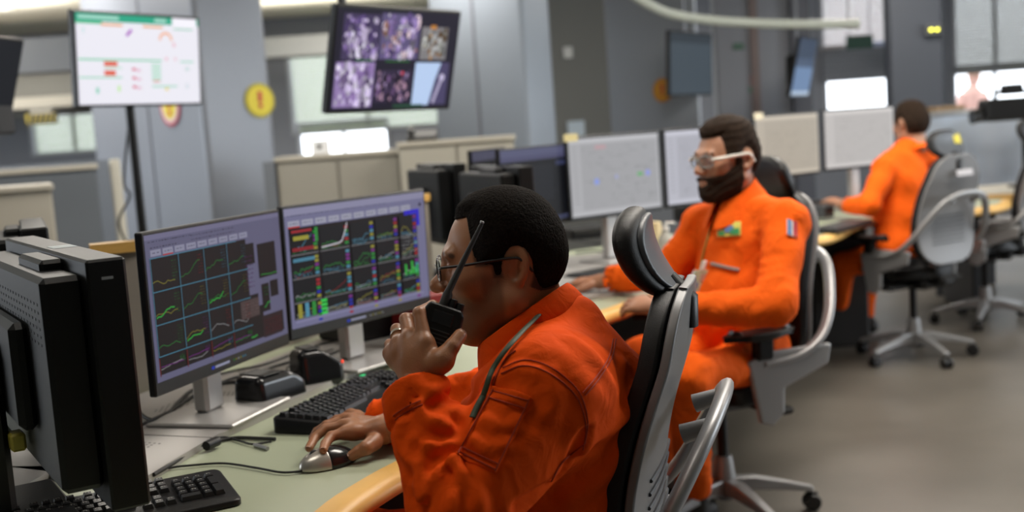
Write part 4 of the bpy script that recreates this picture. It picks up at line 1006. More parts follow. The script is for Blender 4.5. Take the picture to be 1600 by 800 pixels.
keyboard('black keyboard at the bottom left beneath the big black monitor, number pad showing', (kbl[0]+.01, kbl[1], DZ+.001), ka2)

# mouse under the hand
mq = atz(512, 716, DZ+.015); md_ = unit(atz(478, 722, DZ+.015)-atz(545, 706, DZ+.015))
MANG = math.atan2(md_[1], md_[0])
mouse = thing('computer_mouse', 'black and silver computer mouse under the hand', 'mouse', (mq[0], mq[1], DZ), MANG)
def f_mouse(p, front=None):
    d = ell(p, (0, 0, .004), (.058, .033, .034)); d = smax(d, -(p[:, 2]-.001), .004); d = smax(d, p[:, 0]*0-.0, .001) if False else d
    return d
sculpt('body', lambda p: np.maximum(f_mouse(p), p[:, 0]-.006), (-.07, -.045, -.01), (.07, .045, .05), .0016, M_BLACKG, mouse)
sculpt('button_panel', lambda p: np.maximum(np.maximum(f_mouse(p), -(p[:, 0]-.0065)), .0012-(np.abs(p[:, 1])-0)-np.where(p[:, 2] > .026, 0, 1)), (-.07, -.045, -.01), (.07, .045, .05), .0014, mat('silver mouse plastic', (.50, .47, .42), .28, .6), mouse)
MB().lathe([(.008, -.0035), (.0095, -.002), (.0095, .002), (.008, .0035)], c=(.026, 0, .0275), axis=(0, 1, 0), n=18).build('scroll_wheel', M_RUBBER, mouse, smooth=True)
def cable(label, P, r, name='cable', group=None, m=M_RUBBER):
    return tag(MB().tube(spline(P, 7), r, 8).build(name, m, smooth=True), label, 'cable', group)
Z = DZ+.005
def zp(x, y, z=Z): return atz(x, y, z)
cable('thin black mouse cord curving left across the green desk', [mq+V3(*(md_[:2]*.055), -.008), zp(470, 736), zp(440, 738), zp(400, 731), zp(350, 724), zp(300, 727), zp(262, 732), zp(235, 745), zp(212, 760)], .0022)
cable('black cable bundle running from the keyboard to the left past the plates', [zp(430, 686), zp(405, 685), zp(370, 684), zp(345, 688), zp(322, 693, Z+.004), zp(300, 704, Z+.004), zp(270, 724, Z+.004), zp(240, 742, Z+.006)], .004)
cable('thin black cable lying in front of the left monitor base', [zp(424, 690), zp(395, 694), zp(372, 688), zp(350, 683), zp(330, 688, Z+.006), zp(300, 700, Z+.006)], .0025)
tag(MB().tube([zp(398, 695, Z+.0), zp(418, 701, Z+.0)], .0042, 12).build('metal_plug', M_SILVER, smooth=True), 'small bare metal plug lying on the green desk in front of the keyboard', 'plug')
tag(MB().tube([zp(322, 697, Z+.009), zp(340, 689, Z+.009)], .010, 10).build('cable_connector', M_BLACK, smooth=True), 'black cable connector below the left monitor base', 'connector')
S2 = SZ+.004
cable('thick black cable looping left behind the left monitor stand', [zp(212, 630, S2), zp(222, 648, S2), zp(240, 656, S2), zp(262, 648, S2), zp(282, 625, S2), zp(300, 610, S2), zp(330, 600, S2)], .004)
cable('second black cable passing behind the left monitor stand', [zp(212, 668, S2), zp(240, 655, S2+.008), zp(270, 640, S2), zp(300, 620, S2), zp(345, 600, S2), zp(380, 596, S2), zp(420, 592, S2)], .004)
cable('black cable along the back of the plates toward the right monitor', [zp(330, 604, S2), zp(360, 592, S2), zp(400, 582, S2), zp(430, 572, S2), zp(470, 560, S2), zp(500, 548, S2)], .0035)
cable('thin grey cable crossing behind the speakers', [zp(330, 588, S2), zp(370, 578, S2), zp(410, 570, S2), zp(450, 556, S2), zp(500, 538, S2), zp(540, 530, S2)], .003)
cable('thin looped wire behind the two speakers', [zp(452, 585, S2), zp(448, 576, S2), zp(458, 570, S2), zp(470, 574, S2), zp(480, 562, S2), zp(520, 545, S2)], .0022)
cable('cable from the second plate end toward the black box', [zp(470, 572, S2), zp(490, 566, S2), zp(510, 556, S2), zp(535, 545, S2)], .003)
# speakers (boxy, rounded, tilted)
def speaker(label, px, size, ang, roll, extra):
    q = atz(*px, DZ); t = thing('desk_speaker', label, 'speaker', (q[0], q[1], DZ+.001), ang, 'black desk speakers')
    L_, W_, H_ = size
    def f(p):
        a = np.abs(p-V3(0, 0, H_/2))-V3(L_/2-.018, W_/2-.018, H_/2-.018)+np.stack([p[:, 2]*0, p[:, 2]*.12, p[:, 2]*0], 1)
        d = np.linalg.norm(np.maximum(a, 0), axis=1)+np.minimum(a.max(1), 0)-.018
        return smax(d, (p@unit([.55, 0, .8]))-(L_*.30+H_*.42), .01)
    sculpt('body', f, (-L_/2-.02, -W_/2-.02, -.01), (L_/2+.02, W_/2+.02, H_+.02), .003, M_BLACKG, t)
    MB().box((-L_/2+.02, -W_/2+.012, H_-.0005), (.0, W_/2-.012, H_+.0025), bev=.002).build('grille', M_RUBBER, t)
    for k in range(2): MB().lathe([(.006, 0), (.006, .005), (.004, .006)], c=(L_/2-.004, (-.5+k)*.025, H_*.45), axis=(1, 0, 0), n=14).build('knob', M_SILVER if k else M_BLACK, t, smooth=True)
    if extra:
        MB().lathe([(.004, 0), (.004, .003)], c=(L_/2-.003, -.03, H_*.55), axis=(1, 0, 0), n=10).build('red_light', mat('red led', (.5, .02, .01), .4, emis=(1, .06, .02), estr=1.5), t)
    return t
da = math.atan2(.94, .33)
speaker('black rounded desk speaker, nearer of the pair below the dark monitors', (425, 630), (.155, .105, .078), da-.25, 0, False)
speaker('black upright desk speaker with a tiny red light, farther of the pair', (497, 602), (.120, .095, .098), da-.6, 0, True)
# dark box and red binder behind the right monitor
q = atz(560, 545, SZ); bx_ = thing('equipment_box', 'black equipment box standing behind the right dark monitor', 'box', (q[0]+.0, q[1]+.22, SZ), .8)
MB().box((-.12, -.09, 0), (.12, .09, .17), bev=.008).build('case', M_BLACK, bx_)
MB().box((-.09, -.093, .09), (-.02, -.09, .10)).build('front_slot', M_DGREY, bx_)
q = atz(606, 548, SZ); rb_ = thing('red_binder', 'dark red binder standing behind the hand with the radio', 'binder', (q[0]+.06, q[1]+.22, SZ+.001), .6)
MB().box((-.045, -.11, 0), (.045, .11, .13), bev=.004).build('cover', mat('red binder', (.22, .012, .012), .5), rb_)
MB().box((-.038, .105, .01), (.038, .112, .12)).build('pages', M_WHITE, rb_)

# ================================================================== SECOND AND THIRD STATION CLUTTER
def bottle(label, px, D, h, r, m):
    q = pt(*px, D); t = thing('sanitizer_bottle', label, 'bottle', (q[0], q[1], DZ))
    MB().lathe([(r*.9, 0), (r, .01), (r, h*.62), (r*.8, h*.74), (r*.35, h*.82), (r*.35, h*.86)], n=24).build('body', m, t, smooth=True)
    MB().lathe([(r*.42, h*.86), (r*.42, h*.93), (r*.15, h*.94), (r*.15, h)], n=16).tube([(0, 0, h), (r*1.0, 0, h*1.0), (r*1.1, 0, h*.97)], r*.13, 8).build('pump', M_WHITE, t, smooth=True)
M_BOT = mat('translucent bottle', (.62, .64, .58), .25, trans=.35)
bottle('translucent pump bottle on the desk in front of the bearded man', (1041, 380), 4.45, .20, .033, M_BOT)
q = pt(1020, 372, 4.75); t = thing('paper_cup_stack', 'tall cream cardboard tube beside the pump bottle', 'tube', (q[0], q[1], DZ))
MB().lathe([(.035, 0), (.040, .17), (.038, .18)], n=20).build('tube', mat('cream card', (.62, .50, .28), .6), t, smooth=True)
def simple_kb(label, c, ang):
    t = thing('keyboard', label, 'keyboard', c, ang, 'keyboards')
    MB().box((-.225, -.08, 0), (.225, .08, .02), bev=.006).build('case', M_BLACK, t)
    b = MB()
    for r_ in range(5):
        for k in range(21): b.box((-.212+k*.0203, -.068+r_*.027, .019), (-.195+k*.0203, -.046+r_*.027, .026))
    tag(b.build('keys', M_KEY, t), kind='stuff')
    return t
q = atz(960, 428, DZ); simple_kb('black keyboard on the green desk behind the dark chair headrest', (q[0], q[1], DZ+.001), .75)
q = atz(1255, 345, DZ); simple_kb('black keyboard to the left of the man seen from behind', (1.66, 5.62, DZ+.001), .85)
def paper(label, px, s_, ang, m=M_WHITE, z=DZ+.001):
    q = atz(*px, z); t = MB().box((-s_[0]/2, -s_[1]/2, 0), (s_[0]/2, s_[1]/2, s_[2])).build('paper_stack', m); t.location = (q[0], q[1], z); t.rotation_euler = (0, 0, ang); return tag(t, label, 'papers')
paper('white paper stack on the desk to the right of the radio man\'s head', (928, 405), (.20, .28, .008), .5)
paper('pale papers near the diagram monitor base', (985, 372), (.22, .16, .012), 1.0, mat('grey paper', (.42, .42, .40), .6), SZ+.001)
def small_box(name, label, cat, px, s_, ang, m, z=SZ, h=.06):
    q = atz(*px, z); t = thing(name, label, cat, (q[0], q[1], z+.001), ang)
    MB().box((-s_[0]/2, -s_[1]/2, 0), (s_[0]/2, s_[1]/2, h), bev=.008).build('body', m, t)
    MB().box((-s_[0]/2+.01, -s_[1]/2-.003, h*.4), (s_[0]/2-.01, -s_[1]/2+.002, h*.8), bev=.002).build('front', M_BLACKG, t); return t
small_box('desk_telephone', 'black desk telephone right of the radio man\'s head', 'telephone', (905, 372), (.18, .2), .4, M_BLACK, h=.06)
small_box('card_reader', 'small dark card reader below the pale diagram monitor', 'device', (958, 362), (.10, .07), .5, M_DGREY, h=.08)
small_box('network_switch', 'flat dark device beside the diagram monitor base', 'device', (925, 360), (.16, .12), .7, M_DGREY, h=.035)
small_box('audio_box', 'small black audio box under the partly hidden monitor', 'device', (1072, 345), (.12, .09), .5, M_BLACK, h=.09)
small_box('desk_telephone', 'dark telephone on the desk right of the bearded man\'s headrest', 'telephone', (1250, 330), (.2, .17), .5, M_BLACK, h=.06)
small_box('radio_charger', 'dark radio charger in front of the pinkish monitor', 'device', (1283, 340), (.09, .12), .6, M_DGREY, h=.07)
q1_ = pt(930, 425, 4.0)
cable('grey cable on the desk below the diagram monitor', [zp(890, 372, S2), zp(930, 380, S2), zp(960, 374, S2), zp(1000, 362, S2), zp(1030, 352, S2)], .005)
cable('dark cable across the desk at the second station', [zp(900, 395), zp(930, 392), zp(965, 396), zp(1000, 388)], .004)
# right foreground desk beyond the third station: pale curved screen with dark equipment
M_LB = mat('pale blue desk screen', (.60, .68, .80), .35)
ds = thing('curved_desk_screen', 'pale blue curved desk screen at the right edge behind the chairs', 'desk screen', (0, 0, 0))
P = [atz(1450, 240, 1.0), pt(1452, 182, 8.0), pt(1500, 172, 8.2), pt(1560, 170, 8.3), pt(1640, 172, 8.3)]
arc = spline([pt(1448, 215, 7.7)*V3(1, 1, 0), pt(1490, 215, 8.1)*V3(1, 1, 0), pt(1545, 215, 8.2)*V3(1, 1, 0), pt(1610, 215, 7.9)*V3(1, 1, 0), pt(1680, 215, 7.3)*V3(1, 1, 0)], 6)
G = np.array([[q+V3(0, 0, z) for z in (.55, .8, 1.05, 1.27)] for q in arc]); MB().sheet(G, .03).build('panel', M_LB, ds, smooth=True)
MB().tube([q+V3(0, 0, 1.275) for q in arc], .02, 8).build('top_rail', M_ALU, ds, smooth=True)
for k in (2, 12, 21): MB().box((arc[k][0]-.02, arc[k][1]-.02, 0), (arc[k][0]+.02, arc[k][1]+.02, .56)).build('post', M_DGREY, ds)
dk_ = thing('side_desk', 'beech edged side desk between the right-hand chairs', 'desk', (0, 0, 0))
poly = [(arc[2][0]-.25, arc[2][1]-.9), (arc[2][0]+.6, arc[2][1]-1.25), (arc[-1][0], arc[-1][1]-.6), (arc[-1][0], arc[-1][1]-.08), (arc[14][0], arc[14][1]-.08), (arc[4][0], arc[4][1]-.08)]
poly = [(2.75, 7.1), (3.3, 6.9), (4.3, 6.6), (4.5, 7.3), (3.6, 7.9), (2.95, 7.75)]
MB().prism(poly, DZ-.02, DZ).build('desktop', M_CREAM, dk_)
MB().prism([(2.72, 7.08), (4.3, 6.55), (4.3, 6.6), (2.76, 7.12)], DZ-.035, DZ+.003).build('wood_edge', M_WOOD, dk_)
for (x, y) in ((3.0, 7.4), (4.1, 7.1)): MB().box((x-.05, y-.25, 0), (x+.05, y+.25, DZ-.02), bev=.01).build('leg', M_DGREY, dk_)
# black camera-like equipment on top of the screen, right border
eqp = thing('video_camera', 'black video camera equipment standing above the pale blue desk screen', 'camera', (0, 0, 0))
c0 = pt(1572, 172, 7.5)
MB().box((c0[0]-.16, c0[1]-.09, c0[2]-.07), (c0[0]+.30, c0[1]+.09, c0[2]+.08), bev=.02).build('body', M_BLACK, eqp)
MB().tube([c0+V3(-.14, 0, -.01), c0+V3(-.22, -.02, -.03), c0+V3(-.24, -.02, -.03)], [.05, .045, .05], 16).build('lens', M_BLACKG, eqp, smooth=True)
MB().tube(spline([c0+V3(-.08, 0, .06), c0+V3(-.05, 0, .12), c0+V3(.12, 0, .12), c0+V3(.16, 0, .06)], 5), .014, 8).build('handle', M_BLACK, eqp, smooth=True)
MB().box((c0[0]-.02, c0[1]-.05, c0[2]+.10), (c0[0]+.10, c0[1]+.05, c0[2]+.17), bev=.01).build('viewfinder', M_BLACK, eqp)
MB().tube([c0+V3(.12, 0, -.05), V3(c0[0]+.12, c0[1], DZ)], .018, 10).build('post', M_BLACK, eqp, smooth=True)
MB().lathe([(.11, 0), (.11, .012), (.03, .022)], c=(c0[0]+.12, c0[1], DZ), n=24).build('foot_plate', M_BLACK, eqp, smooth=True)
q = pt(1475, 172, 8.9); bxx = thing('cardboard_box', 'small brown cardboard box by the slate pillar', 'box', (q[0], q[1], 0))
MB().box((-.13, -.13, 0), (.13, .13, q[2]-.06), bev=.01).build('stand', M_DGREY, bxx)
MB().box((-.12, -.12, q[2]-.06), (.12, .12, q[2]+.03), bev=.004).build('carton', mat('brown card', (.28, .18, .09), .7), bxx)
# ground outside the windows
M_OUT = mat('pale outdoor ground', (.55, .56, .55), .9)
struct('outdoor_ground', MB().box((-40, 15.2, -.3), (40, 60, -.25)), M_OUT)
struct('outdoor_floor_right', MB().box((9.1, -20, -.3), (40, 15.1, -.25)), M_OUT)
# ================================================================== PEOPLE
SK1 = tint_mat('deep brown skin', (.34, .155, .072), (.030, .018, .013), .42, .2, 500, sss=.06)
SK2 = tint_mat('light brown skin', (.40, .205, .125), (.035, .020, .014), .45, .15, 300, sss=.06)
HAIR1 = mat('short black curly hair', (.009, .0065, .005), .95, spec=.12, bump=.9, bscale=300, var=.5, vscale=240)
HAIR2 = mat('dark brown hair', (.022, .013, .008), .85, spec=.15, bump=.8, bscale=180, var=.3, vscale=60)
def head_local(cfg):
    jw, nk = cfg.get('jowl', 0), cfg.get('neck', .058)
    def ear(q, s):
        e = q-V3(-.022, s*.0775, .004); a = .22
        x = e[:, 0]*math.cos(a)+e[:, 2]*math.sin(a); z = -e[:, 0]*math.sin(a)+e[:, 2]*math.cos(a); y = e[:, 1]*s-(-x)*.35
        P = np.stack([x, y, z], 1)
        rad = np.sqrt((x/.019)**2+((z+.004*0)/.033)**2)
        d = ell(P, (0, 0, 0), (.019, .0075, .033))
        d = smin(d, ell(P, (.001, -.001, -.024), (.010, .006, .011)), .006)
        rim = np.abs(rad-.86)*.019
        d = smax(d, -ell(P, (.004, .0075, .001), (.0110, .0100, .0220)), .003)
        d = smin(d, ell(P, (-.003, .001, .010), (.0035, .0045, .014)), .003)
        d = smin(d, sph(P, (.014, .002, -.004), .0045), .004)
        return d
    def f(q):
        d = ell(q, (-.006, 0, .040), (.094, .077, .086))
        d = smin(d, ell(q, (-.026, 0, .010), (.072, .070, .062)), .03)
        d = smin(d, ell(q, (.036, 0, -.018), (.058+jw*.3, .060+jw, .082)), .03)
        for s in (-1, 1):
            d = smin(d, cap(q, (-.010, s*(.056+jw), -.050), (.066, s*.020, -.096), .022+jw, .019+jw*.6), .03)
            d = smin(d, sph(q, (.058, s*(.040+jw*.4), -.014), .023+jw*.5), .022)
        d = smin(d, sph(q, (.077, 0, -.094), .0205+jw*.3), .018)
        if jw: d = smin(d, ell(q, (.030, 0, -.108), (.052, .050, .026)), .02)
        d = smin(d, cap(q, (.088, -.034, .030), (.088, .034, .030), .0105), .018)
        for s in (-1, 1): d = smax(d, -sph(q, (.108, s*.032, .012), .0165), .014)
        for s in (-1, 1):
            d = smin(d, ell(q, (.0815, s*.031, .012), (.013, .0145, .0125)), .003)
            d = np.where(np.abs(q[:, 2]-.0135-.0*q[:, 1]) < .02, smax(d, -cap(q, (.0965, s*.020, .011), (.092, s*.043, .0115), .0013), .002), d)
        d = smin(d, cap(q, (.089, 0, .022), (.110, 0, -.016), .0075, .0105), .012)
        ns = cfg.get('nose', 1.); d = smin(d, sph(q, (.1125+.003*(ns-1)*5, 0, -.021), .0118*ns), .008)
        for s in (-1, 1):
            d = smin(d, ell(q, (.102, s*.0125, -.024), (.0125, .0088, .0082)), .006)
            d = smax(d, -sph(q, (.107, s*.0075, -.033), .0036), .003)
        d = smin(d, ell(q, (.086, 0, -.055), (.016, .030, .022)), .016)
        d = smin(d, cap(q, (.090, -.019, -.0535), (.0985, 0, -.0500), .0050, .0062), .006); d = smin(d, cap(q, (.0985, 0, -.0500), (.090, .019, -.0535), .0062, .0050), .006)
        d = smin(d, cap(q, (.088, -.017, -.0625), (.0965, 0, -.0640), .0055, .0075), .006); d = smin(d, cap(q, (.0965, 0, -.0640), (.088, .017, -.0625), .0075, .0055), .006)
        d = smax(d, -poly_d(q, [V3(.089, -.026, -.0585), V3(.101, -.008, -.0570), V3(.101, .008, -.0570), V3(.089, .026, -.0585)])+.0012, .002)
        d = smin(d, cap(q, (-.022, 0, -.04), (-.040, 0, -cfg.get('nlen', .165)), nk, nk+.006), .03)
        if jw: d = smin(d, ell(q, (-.064, 0, -.062), (.030, .046, .028)), .02)
        for s in (-1, 1): d = smin(d, ear(q, s), .004)
        return d
    return f
def skull(q, jw=0): 
    d = ell(q, (-.006, 0, .040), (.094, .077, .086)); d = smin(d, ell(q, (-.026, 0, .010), (.072, .070, .062)), .03)
    return smin(d, ell(q, (.036, 0, -.018), (.058, .060+jw, .082)), .03)
def hairline(q, front=.076, low=-.082):
    """positive inside the hair region (approx distance)"""
    x, y, z = q[:, 0], np.abs(q[:, 1]), q[:, 2]
    a = z-(front+(x-.07)*-.25)                       # front edge
    a = np.maximum(a, np.minimum(.049-x+(z-.05)*.06, z-(.012-.0*x)))      # temple
    side = np.minimum(np.minimum(.020-x, z+.010), .03)         # sideburn
    back = np.minimum(-.040-x*1.0, z-low)
    h = np.maximum(np.maximum(a, side), back)
    e = np.sqrt(((x+.022)/.026)**2+((z-.002)/.040)**2)-1
    return np.where(y > .05, np.minimum(h, e*.03), h)
def make_head(cfg, O, R, h, parent_body, parts, nm):
    """adds skin vertices to `parts`, builds hair / beard children"""
    sc_ = cfg.get('scale', 1.); f = head_local(cfg); jw = cfg.get('jowl', 0)
    lo, hi = V3(-.14, -.115, -.20), V3(.14, .115, .15)
    P, F = nets(f, lo, hi, h); P = relax(P, F, 1, .35)
    x, y, z = P[:, 0], np.abs(P[:, 1]), P[:, 2]
    t = np.zeros(len(P))
    br = poly_d(np.stack([x, y, z], 1), [V3(.095, .014, .030), V3(.095, .032, .036), V3(.083, .048, .031)]); t = np.maximum(t, .85*(1-sstep(br, .002, .0065)))
    st = sstep(-z, .028, .045)*sstep(x, .005, .03)*(1-sstep(-z, .118, .13)); st = np.maximum(st, sstep(x, .0, .012)*(1-sstep(x, .035, .045))*sstep(-z, -.005, .01)*sstep(y, .05, .06))
    st *= 1-.9*(1-sstep(np.sqrt(((z+.058)/.011)**2+(y/.026)**2), .8, 1.2))*sstep(x, .08, .09)
    t = np.maximum(t, cfg.get('stubble', 0)*st)
    hl = hairline(P, cfg.get('front', .076)); t = np.maximum(t, .9*sstep(hl, -.004, .004)*(skull(P) < .012))
    parts.append(((P*sc_)@R.T+O, F, t))
    xf = lambda P: (P*sc_)@R.T+O
    th = cfg.get('hair', .008)
    def fh(q):
        n_ = .0012*np.sin(q[:, 0]*700+3*np.sin(q[:, 2]*300))*np.sin(q[:, 1]*650+2*np.sin(q[:, 0]*240))*np.sin(q[:, 2]*680) if cfg.get('curly') else .0010*wav(q, (60, 40, 260), 1, 1.2, 40)
        m = hairline(q, cfg.get('front', .076)); tk = th*sstep(m, -.001, .024)+cfg.get('top', 0)*sstep(q[:, 2], .06, .13)
        return np.maximum(skull(q)-tk+n_-.0012, -(m+.0008))
    P, F = nets(fh, lo, hi, h); me = mesh_np('hair', xf(P), F); link('hair', me, cfg['hairmat'], parent_body)
    if cfg.get('beard'):
        b = cfg['beard']
        def fb(q):
            x, y, z = q[:, 0], np.abs(q[:, 1]), q[:, 2]
            m = np.minimum(-.036-z-.35*np.maximum(0, .05-x)*0+np.where(x < .06, (.06-x)*.6, 0), x-.002)
            m = np.maximum(m, np.minimum(np.minimum(x+.008, .018-x), np.minimum(.012-z, y-.05)))
            m = np.minimum(m, z+.135); mouth = (np.sqrt(((z+.060)/.0085)**2+(y/.021)**2)-1)*.01
            m = np.where(x > .08, np.minimum(m, mouth), m); m = np.where((x > .08) & (z > -.036), -1, m)
            return np.maximum(f(q)-b*sstep(m, -.001, .014)+.0012*wav(q, (220, 160, 240), 0, 1, 60), -m)
        P, F = nets(fb, lo, hi, h); link('beard', mesh_np('beard', xf(P), F), cfg['hairmat'], parent_body)
    return xf
def hand_field(W, M, fing, rw=.026, fr=None, palm=.0135):
    """W wrist point, F forearm point, M list of four knuckle points, fing list of chains [(pts, radii)], last one the thumb"""
    def f(p):
        d = cap(p, fr, W, .034, rw)
        for m in M: d = smin(d, cap(p, W, m, .018, palm), .014)
        for a, b in zip(M[:-1], M[1:]): d = smin(d, cap(p, a*.8+W*.2, b*.8+W*.2, palm*.95), .01)
        base = d
        for i, (pts, rad) in enumerate(fing):
            e = None
            for (a, b, ra, rb) in zip(pts[:-1], pts[1:], rad[:-1], rad[1:]):
                c = cap(p, a, b, ra, rb); e = c if e is None else smin(e, c, .003)
            d = np.minimum(d, e) if i == 99 else smin(d, e, .0045)
        return d
    return f
def nails(fing, up, m, parent):
    for (pts, rad) in fing:
        a, b = pts[-2], pts[-1]; t = unit(b-a); n_ = unit(up-t*(up@t)); s = np.cross(t, n_); r = rad[-1]
        G = np.array([[b+t*(-.004+.0105*v)+s*u*r*.62+n_*(r*(.93-.25*u*u)-.0006+(.0004)) for v in (0, .33, .66, 1)] for u in (-1, -.5, 0, .5, 1)])
        MB().sheet(G, .0008).build('fingernail', m, parent, smooth=True)
NAIL1 = mat('fingernail', (.42, .23, .16), .3)
def body_mesh(name, parts, m):
    V = []; F = []; T = []; o = 0
    for (P, f_, t) in parts: V.append(P); F.append(f_+o); T.append(t if t is not None else np.zeros(len(P))); o += len(P)
    return mesh_np(name, np.concatenate(V), np.concatenate(F), np.concatenate(T))
def ribbon(pts, w, th, nrm):
    """flat strap through points, nrm outward normals"""
    P = np.array(pts); T = np.gradient(P, axis=0); G = []
    for p, t, n_ in zip(P, T, nrm):
        s = unit(np.cross(t, n_)); G.append([p+n_*.002-s*w/2, p+n_*.0025, p+n_*.002+s*w/2])
    return MB().sheet(np.array(G), th)
def grad(f, p, e=.002):
    p = np.asarray(p, float); return unit([float(f((p+V3(*(e*(i == k) for i in range(3))))[None])[0]-f((p-V3(*(e*(i == k) for i in range(3))))[None])[0]) for k in range(3)])
def surf_line(f, px, n=4, d0=1.2, d1=2.8):
    P = [(x, y, 0) for x, y in px]; P = spline(P, n) if len(P) > 2 else np.linspace(P[0], P[1], n+1)
    o = [hit(f, q[0], q[1], d0, d1) for q in P]; return [q for q in o if q is not None]
M_THREAD = mat('dark orange thread', (.36, .030, .002), .8)
def glasses(parent, xf, Rh, frame_m, lens_m, r=.0014, wrap=False, temple_m=None):
    g = MB(); l = MB(); tms = []
    for s in (-1, 1):
        cy = s*.033; P = []
        for k in range(25):
            a = 2*PI*k/24; n_ = 2.8; c_, s_ = math.cos(a), math.sin(a)
            yy = .026*np.sign(c_)*abs(c_)**(2/n_); zz = .0175*np.sign(s_)*abs(s_)**(2/n_)
            P.append(V3(.112-(abs(cy+yy)*.32 if wrap else abs(cy+yy)*.12), cy+yy, .008+zz))
        P = np.array(P); g.tube(xf(P), r, 8, caps=False); c = P.mean(0)
        l.add(list(xf(P[:-1]))+list(xf(P[:-1]-V3(.0012, 0, 0))), [tuple(range(24)), tuple(range(24, 48))[::-1]]+[(i, (i+1) % 24, 24+(i+1) % 24, 24+i) for i in range(24)])
        x0 = .112-(.058*.32 if wrap else .058*.12)
        TA = MB(); tms.append(TA); TA.tube(xf(spline([V3(x0, s*.058, .013), V3(x0-.006, s*.069, .016), V3(.06, s*.079, .018), V3(-.012, s*.083, .022), V3(-.030, s*.083, .016), V3(-.046, s*.078, -.004)], 5)), r*(2.2 if wrap else 1.7), 8)
    g.tube(xf(np.array([V3(.111, -.008, .012), V3(.114, 0, .015), V3(.111, .008, .012)])), r, 8)
    gl = g.build('eyeglasses', frame_m, parent, smooth=True); l.build('lens', lens_m, gl); [q_.build('temple_arm', temple_m or frame_m, gl, smooth=True) for q_ in tms]
    return gl
M_LENS = mat('clear lens', (.9, .95, 1), .02, trans=.95, spec=.6); M_LENS.node_tree.nodes['Principled BSDF'].inputs['IOR'].default_value = 1.08

# ------------------------------------------------------------------ generic coverall
def suit(B):
    """B: dict of world joints and radii; returns field of the coverall"""
    Rb = B['R']
    def f(p):
        d = ell(p, B['chest'], B['chest_r'], Rb); d = smin(d, ell(p, B['belly'], B['belly_r'], Rb), .07); d = smin(d, ell(p, B['pelvis'], B['pelvis_r'], Rb), .06)
        for extra in B.get('extra', ()): d = smin(d, cap(p, *extra), .05)
        for k in ('L', 'R'):
            if 'hip'+k in B:
                d = smin(d, cap(p, B['hip'+k], B['knee'+k], B.get('rth', .10), B.get('rkn', .076)), .03)
                d = smin(d, cap(p, B['knee'+k], B['ank'+k], B.get('rkn', .076), .058), .03)
        for k in ('L', 'R'):
            a = smin(cap(p, B['neck'], B['sh'+k], B.get('rn', .062), B.get('rs', .078)), cap(p, B['sh'+k], B['el'+k], B.get('rs', .078), B.get('re', .064)), .03)
            d = smin(d, a, B.get('ks', .035))
            d = smin(d, cap(p, B['el'+k], B['cf'+k], B.get('re', .064), B.get('rc', .048)), .022)
        return d
    def cuffs(p, d):
        for k in ('L', 'R'):
            ax = unit(B['cf'+k]-B['el'+k]); q = p-B['cf'+k]; t = q@ax; rr_ = np.linalg.norm(q-t[:, None]*ax, axis=1)
            near = (rr_ < .10) & (t > -.09) & (t < .14)
            cut = np.where(near & (t > .0), t, -1.)                       # cut off beyond the cuff
            d = np.where(near, np.maximum(d, np.where(t > -.012, t, -1)), d)
            hol = np.maximum(rr_-(B.get('rc', .048)-.006), -(t+.05)); d = np.where(near, np.maximum(d, -hol), d)
        return d
    return f, cuffs
def folds_arm(p, a, b, r, lam, amp, tw=1.0, ph=0.):
    ax = unit(b-a); L = np.linalg.norm(b-a); q = p-a; t = q@ax; w_ = q-t[:, None]*ax; rr_ = np.linalg.norm(w_, axis=1)
    e1 = unit(np.cross(ax, V3(.2, .3, .9))); e2 = np.cross(ax, e1); th = np.arctan2(w_@e2, w_@e1)
    env = np.exp(-((rr_-r)/.05)**2)*sstep(t, -.05, .02)*(1-sstep(t, L-.02, L+.05))
    s = np.sin(2*PI*t/lam+tw*th+ph+1.6*np.sin(2*th+ph)+1.1*np.sin(t*31+ph)); s = 1-np.sqrt(np.abs(s)+.02)
    return -amp*s*env*(.55+.45*np.sin(th*1+t*9+ph))
def crease(p, pts, amp, w_):
    d = poly_d(p, pts); return -amp*np.exp(-(d/w_)**2)+amp*.75*np.exp(-((d-2.1*w_)/w_)**2)
def boots(parent, feet, m):
    for (a, toe) in feet:
        up = V3(0, 0, 1)
        toe = V3(toe[0], toe[1], .0); heel = V3(a[0], a[1], 0)-unit(toe-V3(a[0], a[1], 0))*.05; dr = unit(toe-heel)
        def f(p):
            d = cap(p, heel+V3(0, 0, .052), toe-dr*.04+V3(0, 0, .040), .045, .040); d = smin(d, cap(p, V3(a[0], a[1], .06), V3(*a[:2], max(a[2], .17)), .048, .056), .03)
            return smax(d, .004-p[:, 2], .004)
        c = (heel+toe)/2
        bo = sculpt('boot', f, (min(heel[0], toe[0])-.09, min(heel[1], toe[1])-.09, -.01), (max(heel[0], toe[0])+.09, max(heel[1], toe[1])+.09, max(a[2], .17)+.07), .008, m, parent)
M_BOOT = mat('black leather boot', (.015, .013, .012), .45)

